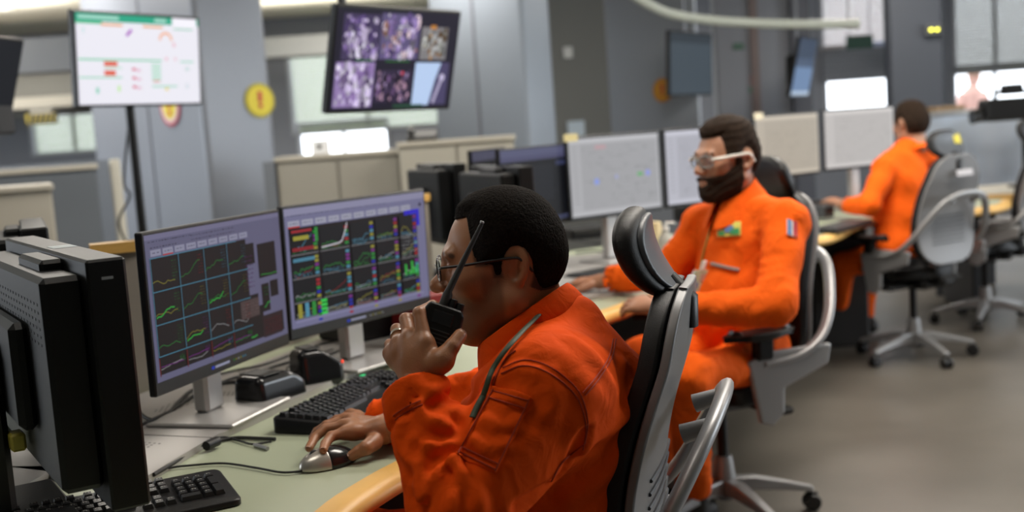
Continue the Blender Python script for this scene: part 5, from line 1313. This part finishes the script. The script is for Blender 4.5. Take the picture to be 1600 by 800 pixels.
# ================================================================== MAN WITH THE RADIO
F1 = unit([-.955, .295, 0]); L1 = np.cross(V3(0, 0, 1), F1); RB1 = frame(F1+V3(0, 0, -.20))
Fh1 = unit([-.996, -.04, -.03]); RH1 = frame(Fh1)
O1 = pt(809, 419, 1.81)-RH1@V3(-.022, .0785, .004)*.985
B1 = dict(R=RB1, chest=pt(872, 652, 1.89), chest_r=(.136, .190, .165), belly=pt(838, 775, 1.89), belly_r=(.160, .195, .19), pelvis=V3(.0, 1.87, .59), pelvis_r=(.155, .20, .14),
          neck=pt(872, 548, 1.885), shL=pt(857, 618, 1.685), elL=pt(716, 800, 1.60), cfL=pt(644, 606, 1.70), shR=pt(858, 585, 2.08), elR=pt(775, 625, 2.17), cfR=pt(588, 664, 2.27),
          ks=.05, rs=.086, re=.070, rc=.047, rn=.052, hipL=V3(.0, 1.77, .57), kneeL=V3(-.36, 1.80, .58), ankL=V3(-.33, 1.83, .12), hipR=V3(.02, 1.98, .57), kneeR=V3(-.34, 2.10, .58), ankR=V3(-.32, 2.12, .12),
          extra=[(pt(882, 618, 1.75), pt(925, 655, 1.85), .088, .100), (pt(896, 512, 1.88), pt(918, 622, 1.87), .054, .092), (pt(918, 622, 1.87), pt(888, 745, 1.87), .092, .090)])
f1b, cuff1 = suit(B1)
px_creases = [([(657, 633), (671, 651), (699, 665)], .007, .009), ([(622, 665), (625, 700), (650, 728), (652, 777)], .006, .010), ([(643, 686), (668, 696), (699, 689)], .005, .009),
              ([(668, 696), (657, 728), (653, 770)], .005, .009), ([(710, 710), (685, 728), (671, 749), (660, 784)], .006, .009), ([(710, 714), (717, 742), (703, 798)], .006, .009), ([(713, 721), (738, 756), (752, 791)], .006, .010),
              ([(773, 594), (805, 577), (829, 580)], .004, .010), ([(854, 587), (868, 622), (861, 647)], .0035, .012), ([(914, 679), (893, 714), (858, 753), (808, 791)], -.008, .010),
              ([(995, 601), (977, 647), (914, 696)], .005, .012), ([(998, 622), (967, 672), (900, 707)], .005, .012), ([(977, 570), (981, 615)], .004, .012), ([(985, 690), (950, 740), (890, 780)], .005, .013),
              ([(900, 530), (935, 560), (960, 600)], .0035, .014), ([(675, 612), (700, 592), (735, 585)], .006, .012), ([(668, 645), (700, 622), (735, 612)], -.005, .010), ([(760, 655), (790, 668), (808, 660)], .004, .008), ([(742, 690), (765, 700), (790, 694)], .004, .008), ([(640, 760), (645, 790)], .004, .009)]
CR1 = []
for P_, a_, w_ in px_creases:
    L_ = surf_line(f1b, P_, 3)
    if len(L_) > 1: CR1.append((L_, a_, w_))
def f1(p):
    d = f1b(p)
    dd = np.zeros(len(p))
    dd += folds_arm(p, B1['elL'], B1['cfL'], .06, .060, .0022, 1.2, .4)
    dd += folds_arm(p, B1['shL'], B1['elL'], .08, .085, .0018, 1.4, 2.)
    dd += folds_arm(p, B1['elR'], B1['cfR'], .06, .05, .006, 1.2, 1.)
    dd += .0013*wav(p, (30, 18, 44), 0, .9, 14)+.0009*wav(p, (-55, 40, 60), 2, .8, 24)
    for L_, a_, w_ in CR1: dd += crease(p, L_, a_, w_)
    t = (p-B1['cfL'])@unit(B1['cfL']-B1['elL']); near = np.linalg.norm(p-B1['cfL'], axis=1) < .12
    dd += np.where(near, -.0035*sstep(t, -.052, -.048)+.002*np.exp(-((t+.056)/.004)**2), 0)       # turned cuff band
    q = p-O1; ax = unit(B1['neck']-O1); 
    d = cuff1(p, d+dd*(np.abs(d) < .08))
    # neck opening
    nb = cap(p, O1+RH1@V3(-.02, 0, -.04), O1+RH1@V3(-.045, 0, -.20), .066, .070)
    return smax(d, -nb, .006)
man1 = None
parts = []
person1 = bpy.data.objects.new('person', None); bpy.data.objects.remove(person1)
cfg1 = dict(nose=1.12, jowl=.007, neck=.060, stubble=.42, hair=.0085, top=.003, curly=True, front=.090, hairmat=HAIR1, scale=.985)
body1 = bpy.data.objects.new('person', bpy.data.meshes.new('tmp')); C.objects.link(body1)
xf1 = make_head(cfg1, O1, RH1, .0021, body1, parts, 'm1')
# radio hand (left)
Wl = pt(655, 598, 1.70); Fl = B1['elL']*.4+B1['cfL']*.6
Ml = [pt(664, 536, 1.700), pt(642, 529, 1.722), pt(625, 537, 1.742), pt(613, 552, 1.760)]
def ch(*a): return [pt(x, y, D) for x, y, D in a]
fl = [([Ml[0]]+ch((655, 489, 1.722), (676, 478, 1.752), (693, 484, 1.772)), [.0118, .0100, .0092, .0082]),
      ([Ml[1]]+ch((634, 499, 1.752), (656, 497, 1.785), (676, 503, 1.800)), [.0118, .0102, .0092, .0082]),
      ([Ml[2]]+ch((620, 515, 1.775), (642, 516, 1.802), (664, 522, 1.810)), [.0112, .0098, .0090, .0080]),
      ([Ml[3]]+ch((609, 538, 1.785), (627, 540, 1.806), (646, 543, 1.812)), [.0100, .0086, .0080, .0072]),
      ([pt(668, 582, 1.695), pt(692, 562, 1.682), pt(706, 542, 1.688), pt(719, 524, 1.700)], [.0190, .0152, .0120, .0102])]
fhl = hand_field(Wl, Ml, fl, rw=.030, fr=Fl, palm=.0158)
def fhl2(p): return smin(smin(fhl(p), cap(p, Wl*.6+Ml[0]*.4, pt(690, 564, 1.684), .020, .017), .012), ell(p, (Wl+Ml[1]+pt(672, 560, 1.70))/3, (.03, .026, .03)), .012)
P, F = nets(fhl2, np.min([*Ml, Wl, Fl], 0)-.07, np.max([*Ml, Wl, Fl], 0)+.12, .0021); parts.append((relax(P, F, 1, .4), F, None))
# mouse hand (right)
zt_ = lambda x, y, z: atz(x, y, DZ+z)
Wr = zt_(598, 672, .045); Fr = B1['elR']*.3+B1['cfR']*.7
Mr = [zt_(541, 676, .050), zt_(537, 666, .053), zt_(540, 656, .048), zt_(548, 649, .040)]
frr = [([Mr[0], zt_(517, 682, .048), zt_(508, 694, .040), zt_(505, 703, .037)], [.0115, .0098, .0090, .0082]),
       ([Mr[1], zt_(508, 670, .052), zt_(492, 684, .040), zt_(483, 700, .030)], [.0115, .0098, .0090, .0082]),
       ([Mr[2], zt_(510, 664, .045), zt_(495, 674, .030), zt_(488, 684, .018)], [.0108, .0092, .0084, .0076]),
       ([Mr[3], zt_(525, 655, .035), zt_(512, 662, .020), zt_(505, 668, .012)], [.0096, .0082, .0076, .0068]),
       ([zt_(585, 690, .032), zt_(572, 700, .028), zt_(560, 706, .022), zt_(550, 712, .016)], [.0170, .0138, .0115, .0100])]
fhr = hand_field(Wr, Mr, frr, rw=.028, fr=Fr, palm=.0150)
P, F = nets(fhr, np.min([*Mr, Wr, Fr], 0)-.10, np.max([*Mr, Wr, Fr], 0)+.06, .0023); parts.append((relax(P, F, 1, .4), F, None))
# the body under the cloth (kept slim), joins head and hands
def f1in(p):
    d = ell(p, B1['chest'], (.11, .15, .17), RB1)
    for a, b, r_ in ((B1['neck'], B1['chest'], .06), (B1['chest'], B1['pelvis'], .10), (B1['neck'], B1['shL'], .035), (B1['shL'], B1['elL'], .040), (B1['elL'], Wl, .032), (B1['neck'], B1['shR'], .035), (B1['shR'], B1['elR'], .040), (B1['elR'], Wr, .028), (O1+RH1@V3(-.035, 0, -.05), B1['neck'], .055),
                     (B1['hipL'], B1['kneeL'], .06), (B1['kneeL'], B1['ankL'], .045), (B1['hipR'], B1['kneeR'], .06), (B1['kneeR'], B1['ankR'], .045)): d = smin(d, cap(p, a, b, r_), .02)
    return d
P, F = nets(f1in, (-.60, 1.35, .05), (.36, 2.45, 1.20), .012); parts.append((P, F, None))
body1.data = body_mesh('person', parts, SK1); body1.data.materials.append(SK1); body1.data.polygons.foreach_set('use_smooth', [True]*len(body1.data.polygons))
tag(body1, 'man in orange coveralls in profile, speaking into a handheld radio, hand on the mouse', 'person')
P, F = nets(f1, (-.55, 1.38, .10), (.32, 2.42, 1.16), .0042); P = relax(P, F, 1, .5)
suit1 = link('coverall', mesh_np('coverall', P, F), M_ORANGE, body1)
boots(body1, [(B1['ankL'], B1['ankL']+F1*.2), (B1['ankR'], B1['ankR']+F1*.2)], M_BOOT)
nails([fl[4]], unit(CAM-fl[4][0][-1]), NAIL1, body1); nails([frr[0], frr[1], frr[4]], V3(-.1, -.3, 1), NAIL1, body1)
# collar
def collar(parent, back, front, lat, hw, drop_b, drop_f, m, gap=0., flare=.016, n=48):
    c = (back+front)/2; a = (back-front)/2; G = []
    for k in range(n+1):
        th = -PI+gap+(2*PI-2*gap)*k/n; cs, sn = math.cos(th), math.sin(th)
        top = c+a*cs+lat*hw*sn; dr = drop_b*(.5+.5*cs)+drop_f*(.5-.5*cs)
        out = unit(a*cs+lat*hw*sn)
        G.append([top+out*flare*0, top+out*.006+dr*.35, top+out*(.010+flare*.5)+dr*.75, top+out*(.012+flare)+dr*1.1])
    return MB().sheet(np.array(G), .0045).build('collar', m, parent, smooth=True, sub=1)
bk1 = pt(884, 441, 1.87); ft1 = pt(750, 535, 1.91)
collar(suit1, bk1, ft1, L1, .082, pt(912, 472, 1.88)-pt(893, 441, 1.87), pt(762, 590, 1.90)-pt(750, 535, 1.91), M_ORANGE, flare=.0)
# seams, pocket, lanyard
def seam(px, off=0.0008, r=.0011, f=f1):
    L_ = surf_line(f, px, 6)
    if len(L_) > 2:
        L_ = [q+grad(f, q)*off for q in L_]; MB().tube(L_, r, 6).build('seam', M_THREAD, suit1, smooth=True)
arm_s = [(786, 575), (819, 563), (856, 572), (892, 598), (910, 624), (918, 660), (914, 694)]
seam(arm_s); seam([(x-7*.4, y+9) for x, y in arm_s])
seam([(962, 530), (955, 560), (934, 594), (914, 618)]); seam([(958, 530), (950, 560), (929, 592), (910, 614)])
seam([(861, 752), (880, 720), (912, 695)]); seam([(618, 656), (635, 644), (660, 632)]); seam([(615, 650), (632, 638), (657, 626)])
seam([(806, 548), (790, 562), (775, 590), (768, 615)])
cq = [(769, 604), (832, 621), (775, 741), (711, 709)]
pc = [hit(f1b, *q_) for q_ in cq]; pcc = sum(pc)/4; pn = grad(f1b, pcc, .03); pn = pn if pn@(CAM-pcc) > 0 else -pn
pu = unit((pc[1]-pc[0])-pn*((pc[1]-pc[0])@pn)); pv = np.cross(pn, pu); PQ = np.array([[(q_-pcc)@pu, (q_-pcc)@pv] for q_ in pc])
def quad_sd(a, b, grow=0.):
    d = np.full(len(a), -9.); sg_ = np.sign((PQ[1][0]-PQ[0][0])*(PQ[2][1]-PQ[1][1])-(PQ[1][1]-PQ[0][1])*(PQ[2][0]-PQ[1][0]))
    for k in range(4):
        A_, B_ = PQ[k], PQ[(k+1) % 4]; t_ = (B_-A_)/np.linalg.norm(B_-A_); d = np.maximum(d, ((a-A_[0])*t_[1]-(b-A_[1])*t_[0])*sg_)
    return d-grow
def fpk(p):
    q_ = p-pcc; m_ = quad_sd(q_@pu, q_@pv); d = f1(p); fl_ = ((q_@pv-PQ[0][1])*(PQ[3][1]-PQ[0][1]) > 0) & (np.abs(q_@pv-PQ[0][1]) > 0)
    vv_ = ((q_[:, 0]*0)+(q_@(pc[3]-pc[0]))/np.linalg.norm(pc[3]-pc[0])**2)*1.+.5
    lift = .0030+.0022*((vv_ < .17)*1.)
    return np.maximum(np.maximum(np.maximum(d-lift, -(d+.006)), m_), np.abs(q_@pn)-.05)
A = np.array(pc); pk = sculpt('sleeve_pocket', fpk, A.min(0)-.035, A.max(0)+.035, .0022, M_ORANGE, suit1)
def pkline(uvs):
    P = []
    for u, v in uvs:
        x = (cq[0][0]*(1-u)+cq[1][0]*u)*(1-v)+(cq[3][0]*(1-u)+cq[2][0]*u)*v; y = (cq[0][1]*(1-u)+cq[1][1]*u)*(1-v)+(cq[3][1]*(1-u)+cq[2][1]*u)*v
        P.append((x, y))
    L_ = [hit(lambda p: f1(p)-.0052, x, y) for x, y in P]; L_ = [q_ for q_ in L_ if q_ is not None]
    MB().tube(L_, .0012, 6).build('pocket_stitching', M_THREAD, pk, smooth=True)
for a_ in ([(t, .05) for t in np.linspace(.03, .97, 9)], [(t, .15) for t in np.linspace(.03, .97, 9)], [(t, .95) for t in np.linspace(.03, .97, 9)], [(t, .88) for t in np.linspace(.03, .97, 9)], [(.05, t) for t in np.linspace(.03, .97, 12)], [(.95, t) for t in np.linspace(.03, .97, 12)]): pkline(a_)
ly = surf_line(lambda p: f1(p)-.009, [(862, 470), (838, 496), (810, 524), (786, 552), (768, 580), (760, 604)], 4, 1.5, 2.2)
ly += surf_line(lambda p: f1(p)-.004, [(755, 618), (745, 636), (738, 652)], 4, 1.6, 2.3)
MB().tube(ly, .0026, 8, flat=1.9).build('lanyard', mat('dark green lanyard', (.035, .06, .03), .6), body1, smooth=True)
# wedding ring
a_, b_2 = fl[2][0][0], fl[2][0][1]; rc_ = a_*.42+b_2*.58; ax_ = unit(b_2-a_)
MB().lathe([(.0117, -.0026), (.0129, -.0026), (.0131, 0), (.0129, .0026), (.0117, .0026)], c=rc_, n=28, axis=ax_).build('ring', mat('silver ring', (.75, .72, .68), .18, 1.), body1, smooth=True)
glasses(body1, xf1, RH1, mat('dark glasses frame', (.015, .015, .017), .3), M_LENS)
# handheld radio
ra0, ra1 = pt(697, 512, 1.738), pt(753, 348, 1.752); rax = unit(ra1-ra0)
radio = thing('handheld_radio', 'black handheld two-way radio with a long antenna held at the mouth', 'radio', tuple(pt(688, 520, 1.738)))
rx = unit(np.cross(rax, CAM-ra0)); rz_ = np.cross(rx, rax); RR = np.stack([rx, rax, rz_], 1)     # x wide, y along, z toward the camera side
cR = np.array(pt(687, 511, 1.738)); xfR = (RR, cR-np.array(radio.location))
wv = .031
pr = [(-wv, -.060), (wv, -.060), (wv+.002, .0), (wv, .026), (wv-.006, .034), (-wv+.004, .034), (-wv-.001, .020), (-wv-.001, .0)]
b = MB(); b.prism(pr, -.018, .018); ro = b.build('body', M_BLACK, radio, xf=xfR); md = ro.modifiers.new('b', 'BEVEL'); md.width = .005; md.segments = 3
b = MB(); 
for k in range(5): b.box((-.018, -.008-k*.006, .0175), (.018, -.005-k*.006, .0195), bev=.0008)
tag(b.build('speaker_grille', M_RUBBER, radio, xf=xfR), kind='stuff') if False else b.build('speaker_grille', M_RUBBER, radio, xf=xfR)
MB().box((-wv-.004, -.035, -.006), (-wv-.0005, .012, .006), bev=.0015).build('side_button', mat('grey radio button', (.10, .10, .10), .5), radio, xf=xfR)
MB().box((-.016, .004, .0178), (.016, .024, .0188), bev=.001).build('display', M_BLACKG, radio, xf=xfR)
ab = RR.T@(ra1-cR); base = V3(ab[0]*.10-.006, .030, 0)
MB().tube(np.array([base, V3(base[0]*.9, .052, 0)+V3(0, 0, 0), V3(base[0], .058, 0), V3(ab[0], ab[1]-.004, 0), V3(ab[0], ab[1], 0)]), [.0085, .0078, .0056, .0032, .0030], 12).build('antenna', M_RUBBER, radio, smooth=True, xf=xfR)
MB().lathe([(.0032, 0), (.0036, .002), (.0022, .004)], c=tuple(V3(ab[0], ab[1]-.001, 0)), axis=(0, 1, 0), n=12).build('antenna_tip', M_SILVER, radio, xf=xfR)
for x_, h_ in ((.008, .014), (.020, .011)): MB().lathe([(.0062, 0), (.0066, .002), (.0058, h_), (.004, h_+.001)], c=(x_, .033, .002), axis=(0, 1, 0), n=16).build('control_knob', M_BLACK, radio, smooth=True, xf=xfR)

# ================================================================== BEARDED MAN
DD = .08
def q2(x, y, D): return pt(x, y, D+DD)
F2 = unit([-.88, -.47, 0]); L2 = np.cross(V3(0, 0, 1), F2); RB2 = frame(F2+V3(0, 0, .10)); Fh2 = unit([-.90, -.42, -.03]); RH2 = frame(Fh2)
O2 = pt(1160, 252, 3.56)-.082*RH2[:, 1]
B2 = dict(R=RB2, chest=q2(1163, 400, 3.60), chest_r=(.125, .175, .20), belly=q2(1150, 480, 3.60), belly_r=(.145, .17, .16), pelvis=q2(1168, 545, 3.64), pelvis_r=(.13, .15, .11),
          neck=q2(1168, 325, 3.60), shL=q2(1228, 348, 3.42), elL=q2(1212, 478, 3.27), cfL=q2(1045, 484, 3.32), shR=q2(1100, 350, 3.74), elR=q2(1047, 425, 3.78), cfR=q2(950, 438, 3.90),
          hipL=q2(1185, 560, 3.58), kneeL=q2(1078, 588, 3.30), ankL=q2(1082, 745, 3.68), hipR=q2(1150, 555, 3.72), kneeR=q2(1000, 560, 3.50), ankR=q2(1040, 700, 3.9), rs=.068, re=.060, rc=.046, rn=.058, rth=.078, rkn=.064)
B2['ankL'][2] = .13; B2['ankR'][2] = .13
f2b, cuff2 = suit(B2)
def f2(p):
    d = f2b(p); dd = .003*wav(p, (30, 22, 40), 0, .9, 12)+.0018*wav(p, (-50, 36, 60), 2, .8, 22)
    for a, b, r_, l_, A_, ph in (('shL', 'elL', .064, .09, .006, 0), ('elL', 'cfL', .053, .065, .007, 1), ('shR', 'elR', .064, .08, .006, 2), ('elR', 'cfR', .053, .06, .006, 3), ('hipL', 'kneeL', .08, .12, .007, 4), ('kneeL', 'ankL', .06, .12, .007, 5)): dd += folds_arm(p, B2[a], B2[b], r_, l_, A_, 1.2, ph)
    d = cuff2(p, d+dd*(np.abs(d) < .08))
    return smax(d, -cap(p, O2+RH2@V3(-.03, 0, -.04), O2+RH2@V3(-.05, 0, -.17), .058, .060), .006)
parts = []; body2 = bpy.data.objects.new('person', bpy.data.meshes.new('tmp')); C.objects.link(body2)
cfg2 = dict(jowl=.0, neck=.056, stubble=.5, beard=.007, hair=.010, top=.012, front=.082, hairmat=HAIR2, scale=1.02)
xf2 = make_head(cfg2, O2, RH2, .0030, body2, parts, 'm2')
def rest_hand(W, fwd, up, side, sc_=1., curl=.35, fr=None):
    """relaxed hand, side=+1 thumb toward up x fwd"""
    f_ = unit(fwd); u_ = unit(up-f_*(up@f_)); l_ = np.cross(u_, f_)*side; T = lambda x, y, z: W+sc_*(f_*x+l_*y+u_*z)
    M = [T(.085, .028, .006), T(.090, .008, .009), T(.086, -.012, .007), T(.078, -.030, .002)]; fg = []
    for i, (m, L_) in enumerate(zip(M, (.072, .080, .074, .058))):
        pts = [m]; a = curl*.5
        for k, s in enumerate((.45, .30, .25)):
            pts.append(pts[-1]+sc_*L_*s*(f_*math.cos(a)-u_*math.sin(a)+l_*(.10-.07*i))); a += curl*.8
        fg.append((pts, [.0105*sc_, .0092*sc_, .0085*sc_, .0075*sc_]))
    fg.append(([T(.022, .028, -.004), T(.048, .050, -.010), T(.070, .060, -.014), T(.090, .058, -.018)], [.016*sc_, .0125*sc_, .0105*sc_, .009*sc_]))
    return M, fg
def add_hand(parts, W, fwd, up, side, fr, h=.003, curl=.35):
    M, fg = rest_hand(W, fwd, up, side, 1., curl); f = hand_field(W, M, fg, rw=.026, fr=fr)
    A = [W, fr]+M+[q for c in fg for q in c[0]]; P, F = nets(f, np.min(A, 0)-.04, np.max(A, 0)+.04, h); parts.append((relax(P, F, 1, .4), F, None))
WR2 = q2(938, 440, 3.92); WL2 = q2(1030, 482, 3.34)
add_hand(parts, WR2, V3(*(unit(WR2-B2['elR'])[:2]), -.12), V3(0, 0, 1), 1, B2['cfR']*.7+B2['elR']*.3, curl=.45)
add_hand(parts, WL2, unit(q2(985, 474, 3.42)-WL2), V3(-.1, -.4, 1), -1, B2['cfL']*.7+B2['elL']*.3, curl=.5)
def inner(B, O, R, Ws):
    seg = [(B['neck'], B['chest'], .05), (B['chest'], B['pelvis'], .09), (O+R@V3(-.030, 0, -.05), B['neck'], .044)]
    for k in 'LR': seg += [(B['neck'], B['sh'+k], .03), (B['sh'+k], B['el'+k], .036), (B['el'+k], Ws[k], .026), (B['hip'+k], B['knee'+k], .055), (B['knee'+k], B['ank'+k], .04)]
    def f(p):
        d = None
        for a, b, r_ in seg: c = cap(p, a, b, r_); d = c if d is None else smin(d, c, .02)
        return d
    A = np.array([q for s in seg for q in s[:2]]); return nets(f, A.min(0)-.12, A.max(0)+.12, .014)
P, F = inner(B2, O2, RH2, dict(L=WL2, R=WR2)); parts.append((P, F, None))
body2.data = body_mesh('person', parts, SK2); body2.data.materials.append(SK2); body2.data.polygons.foreach_set('use_smooth', [True]*len(body2.data.polygons))
tag(body2, 'bearded man in orange coveralls and clear safety glasses sitting with a badge on his chest', 'person')
A = np.array([v for k, v in B2.items() if k[:2] in ('sh', 'el', 'cf', 'hi', 'kn', 'an', 'ne')]); P, F = nets(f2, A.min(0)-.14, A.max(0)+.14, .0075); P = relax(P, F, 1)
suit2 = link('coverall', mesh_np('coverall', P, F), M_ORANGE2, body2)
boots(body2, [(B2['ankL'], B2['ankL']+V3(-.17, -.12, 0)), (B2['ankR'], B2['ankR']+V3(-.2, .02, 0))], M_BOOT)
collar(suit2, O2+RH2@V3(-.088, 0, -.052), O2+RH2@V3(.046, 0, -.122), RH2[:, 1], .070, V3(.02, .01, -.07), V3(-.02, -.01, -.075), M_ORANGE2, gap=.22)
glasses(body2, xf2, RH2, mat('clear safety frame', (.30, .30, .29), .15, trans=.2), M_LENS, r=.0028, wrap=True, temple_m=mat('white glasses temple', (.75, .72, .66), .2))
def patch(f, cx, cy, w_, h_, sl, cols, name, m_base, parent, d0=3.0, d1=4.4, lift=.004):
    def at(u, v): return hit(f, cx+u*w_, cy+v*h_+u*w_*sl, d0, d1)
    G = np.array([[at(u, v) for v in np.linspace(-.5, .5, 5)] for u in np.linspace(-.5, .5, 7)]); n_ = grad(f, at(0, 0), .02); t = MB().sheet(G+n_*lift, .003).build(name, m_base, parent, smooth=True)
    for (u0, v0, u1, v1, m) in cols:
        G = np.array([[at(u, v) for v in np.linspace(v0, v1, 3)] for u in np.linspace(u0, u1, 4)]); MB().sheet(G+n_*(lift+.0045), .001).build(name+'_mark', m, t, smooth=True)
    return t
yl_ = mat('patch yellow', (.66, .60, .12), .6); gr_ = mat('patch green', (.04, .30, .10), .6); bl_ = mat('patch blue', (.10, .20, .42), .6); wh_ = mat('patch white', (.75, .75, .72), .6)
rd_ = mat('patch red', (.45, .03, .04), .6)
patch(f2, 1141, 359, 36, 22, -.05, [(-.46, -.42, -.05, -.05, gr_), (.05, .0, .45, .42, gr_), (-.18, -.2, .2, .25, bl_), (-.45, .2, -.2, .44, gr_)], 'chest_patch', yl_, suit2)
patch(f2, 1236, 358, 15, 24, .3, [(-.5, -.5, -.1, .5, bl_), (.1, -.5, .5, .5, rd_)], 'sleeve_flag', wh_, suit2)
patch(f2, 1139, 316, 12, 8, -.6, [(-.3, -.3, .3, .3, rd_)], 'collar_pin', wh_, suit2, lift=.012)
tg_ = surf_line(lambda p: f2(p)-.002, [(1112, 412), (1135, 418), (1155, 422)], 4, 3.0, 4.3); MB().tube(tg_, .006, 8, flat=1.3).build('zip_pocket', mat('grey zip', (.20, .18, .17), .5), suit2, smooth=True)
zq = surf_line(lambda p: f2(p)-.002, [(1118, 330), (1108, 365), (1098, 400), (1092, 440)], 4, 3.0, 4.3); MB().tube(zq, .004, 8).build('zipper', mat('brass zip', (.45, .33, .08), .4, .6), suit2, smooth=True)
bq = hit(lambda p: f2(p)-.012, 1093, 436, 3.0, 4.3)
bd = thing('id_badge', 'pale green identity badge with a white clip hanging on the bearded man\'s chest', 'badge', tuple(bq))
RBd = frame(-FW*1+V3(0, 0, 0))@np.eye(3); xr = unit(RT*.85+FW*.3); zr = unit(UP+RT*.28); yr = np.cross(zr, xr); RBd = np.stack([xr, yr, zr], 1)
MB().box((-.025, -.002, -.045), (.025, .002, .030), bev=.0015).build('card', mat('pale green card', (.42, .52, .36), .5), bd, xf=(RBd, (0, 0, 0)))
MB().box((-.016, -.0032, -.030), (-.002, -.002, -.012)).build('blue_logo', bl_, bd, xf=(RBd, (0, 0, 0)))
MB().box((.0, -.0032, -.008), (.018, -.002, .018)).build('photo', mat('badge photo', (.45, .30, .24), .6), bd, xf=(RBd, (0, 0, 0)))
MB().box((-.008, -.004, .028), (.010, .004, .062), bev=.003).build('clip', wh_, bd, xf=(RBd, (0, 0, 0)))

# ================================================================== MAN SEEN FROM BEHIND
F3 = unit([-.55, .84, 0]); L3 = np.cross(V3(0, 0, 1), F3); RB3 = frame(F3+V3(0, 0, -.15)); RH3 = frame(unit([-.30, .95, -.05]))
O3 = pt(1423, 196, 6.12)
B3 = dict(R=RB3, chest=pt(1412, 285, 6.10), chest_r=(.120, .165, .19), belly=pt(1408, 345, 6.10), belly_r=(.14, .165, .15), pelvis=pt(1405, 385, 6.08), pelvis_r=(.14, .18, .11),
          neck=pt(1425, 231, 6.12), shL=pt(1384, 262, 6.02), elL=pt(1358, 322, 5.90), cfL=pt(1322, 320, 6.10), shR=pt(1452, 250, 6.25), elR=pt(1440, 310, 6.45), cfR=pt(1400, 315, 6.65),
          hipL=pt(1388, 395, 6.10), kneeL=pt(1318, 415, 6.25), ankL=pt(1305, 500, 6.60), hipR=pt(1415, 390, 6.2), kneeR=pt(1360, 400, 6.6), ankR=pt(1350, 490, 6.8), rs=.064, re=.056, rc=.044, rn=.072, rth=.088, rkn=.068)
B3['ankL'][2] = B3['ankR'][2] = .13
f3b, cuff3 = suit(B3)
def f3(p):
    d = f3b(p); dd = .003*wav(p, (28, 22, 36), 0, .9, 12)+folds_arm(p, B3['shL'], B3['elL'], .06, .08, .006, 1.2, 1.)
    d = cuff3(p, d+dd*(np.abs(d) < .08)); return smax(d, -cap(p, O3+RH3@V3(-.025, 0, -.04), O3+RH3@V3(-.026, 0, -.085), .056, .044), .006)
parts = []; body3 = bpy.data.objects.new('person', bpy.data.meshes.new('tmp')); C.objects.link(body3)
cfg3 = dict(neck=.050, nlen=.115, hair=.009, top=.006, front=.08, hairmat=HAIR2, scale=1.0)
make_head(cfg3, O3, RH3, .0036, body3, parts, 'm3')
WL3 = pt(1314, 319, 6.14); WR3 = pt(1392, 315, 6.72)
add_hand(parts, WL3, unit(pt(1296, 313, 6.24)-WL3), V3(0, 0, 1), -1, B3['cfL'], .0035); add_hand(parts, WR3, V3(-.6, .6, 0), V3(0, 0, 1), 1, B3['cfR'], .0035)
P, F = inner(B3, O3, RH3, dict(L=WL3, R=WR3)); parts.append((P, F, None))
body3.data = body_mesh('person', parts, SK2); body3.data.materials.append(SK2); body3.data.polygons.foreach_set('use_smooth', [True]*len(body3.data.polygons))
tag(body3, 'short-haired man in orange coveralls seen from behind, typing at the third station', 'person')
A = np.array([v for k, v in B3.items() if k[:2] in ('sh', 'el', 'cf', 'hi', 'kn', 'an', 'ne')]); P, F = nets(f3, A.min(0)-.14, A.max(0)+.14, .011); P = relax(P, F, 1)
suit3 = link('coverall', mesh_np('coverall', P, F), M_ORANGE2, body3)
boots(body3, [(B3['ankL'], B3['ankL']+F3*.2), (B3['ankR'], B3['ankR']+F3*.2)], M_BOOT)
collar(suit3, O3+RH3@V3(-.078, 0, -.085), O3+RH3@V3(.045, 0, -.130), RH3[:, 1], .066, V3(.01, -.02, -.04), V3(-.02, .02, -.06), M_ORANGE2, gap=.2)

# person outside the far window
D4 = 17.0
def f4(p):
    c = pt(1520, 168, D4); d = cap(p, V3(c[0], c[1], 1.42), V3(c[0], c[1], .95), .15, .15); d = smin(d, cap(p, V3(c[0]-.08, c[1], .9), V3(c[0]-.1, c[1], -.2), .09, .06), .04); d = smin(d, cap(p, V3(c[0]+.08, c[1], .9), V3(c[0]+.1, c[1], -.2), .09, .06), .04)
    for s in (-1, 1): d = smin(d, cap(p, V3(c[0]+s*.17, c[1], 1.42), V3(c[0]+s*.25, c[1]-.05, 1.1), .06, .05), .03); d = smin(d, cap(p, V3(c[0]+s*.25, c[1]-.05, 1.1), V3(c[0]+s*.2, c[1]-.25, .9), .05, .04), .03)
    d = smin(d, ell(p, (c[0]+.03, c[1], 1.70), (.10, .085, .12)), .04); return smin(d, cap(p, V3(c[0], c[1], 1.5), V3(c[0]+.02, c[1], 1.62), .06), .03)
c4 = pt(1520, 168, D4); body4 = sculpt('person', f4, (c4[0]-.4, c4[1]-.4, -.3), (c4[0]+.4, c4[1]+.4, 1.95), .02, mat('distant worker', (.62, .36, .30), .7))
tag(body4, 'distant worker in a yellow hard hat outside the bright right-hand window', 'person')
MB().lathe([(.17, 0), (.165, .012), (.125, .02), (.12, .07), (.085, .12), (.03, .145)], c=(c4[0]+.03, c4[1], 1.75), n=20).build('hard_hat', mat('yellow helmet', (.75, .62, .15), .4), body4, smooth=True)
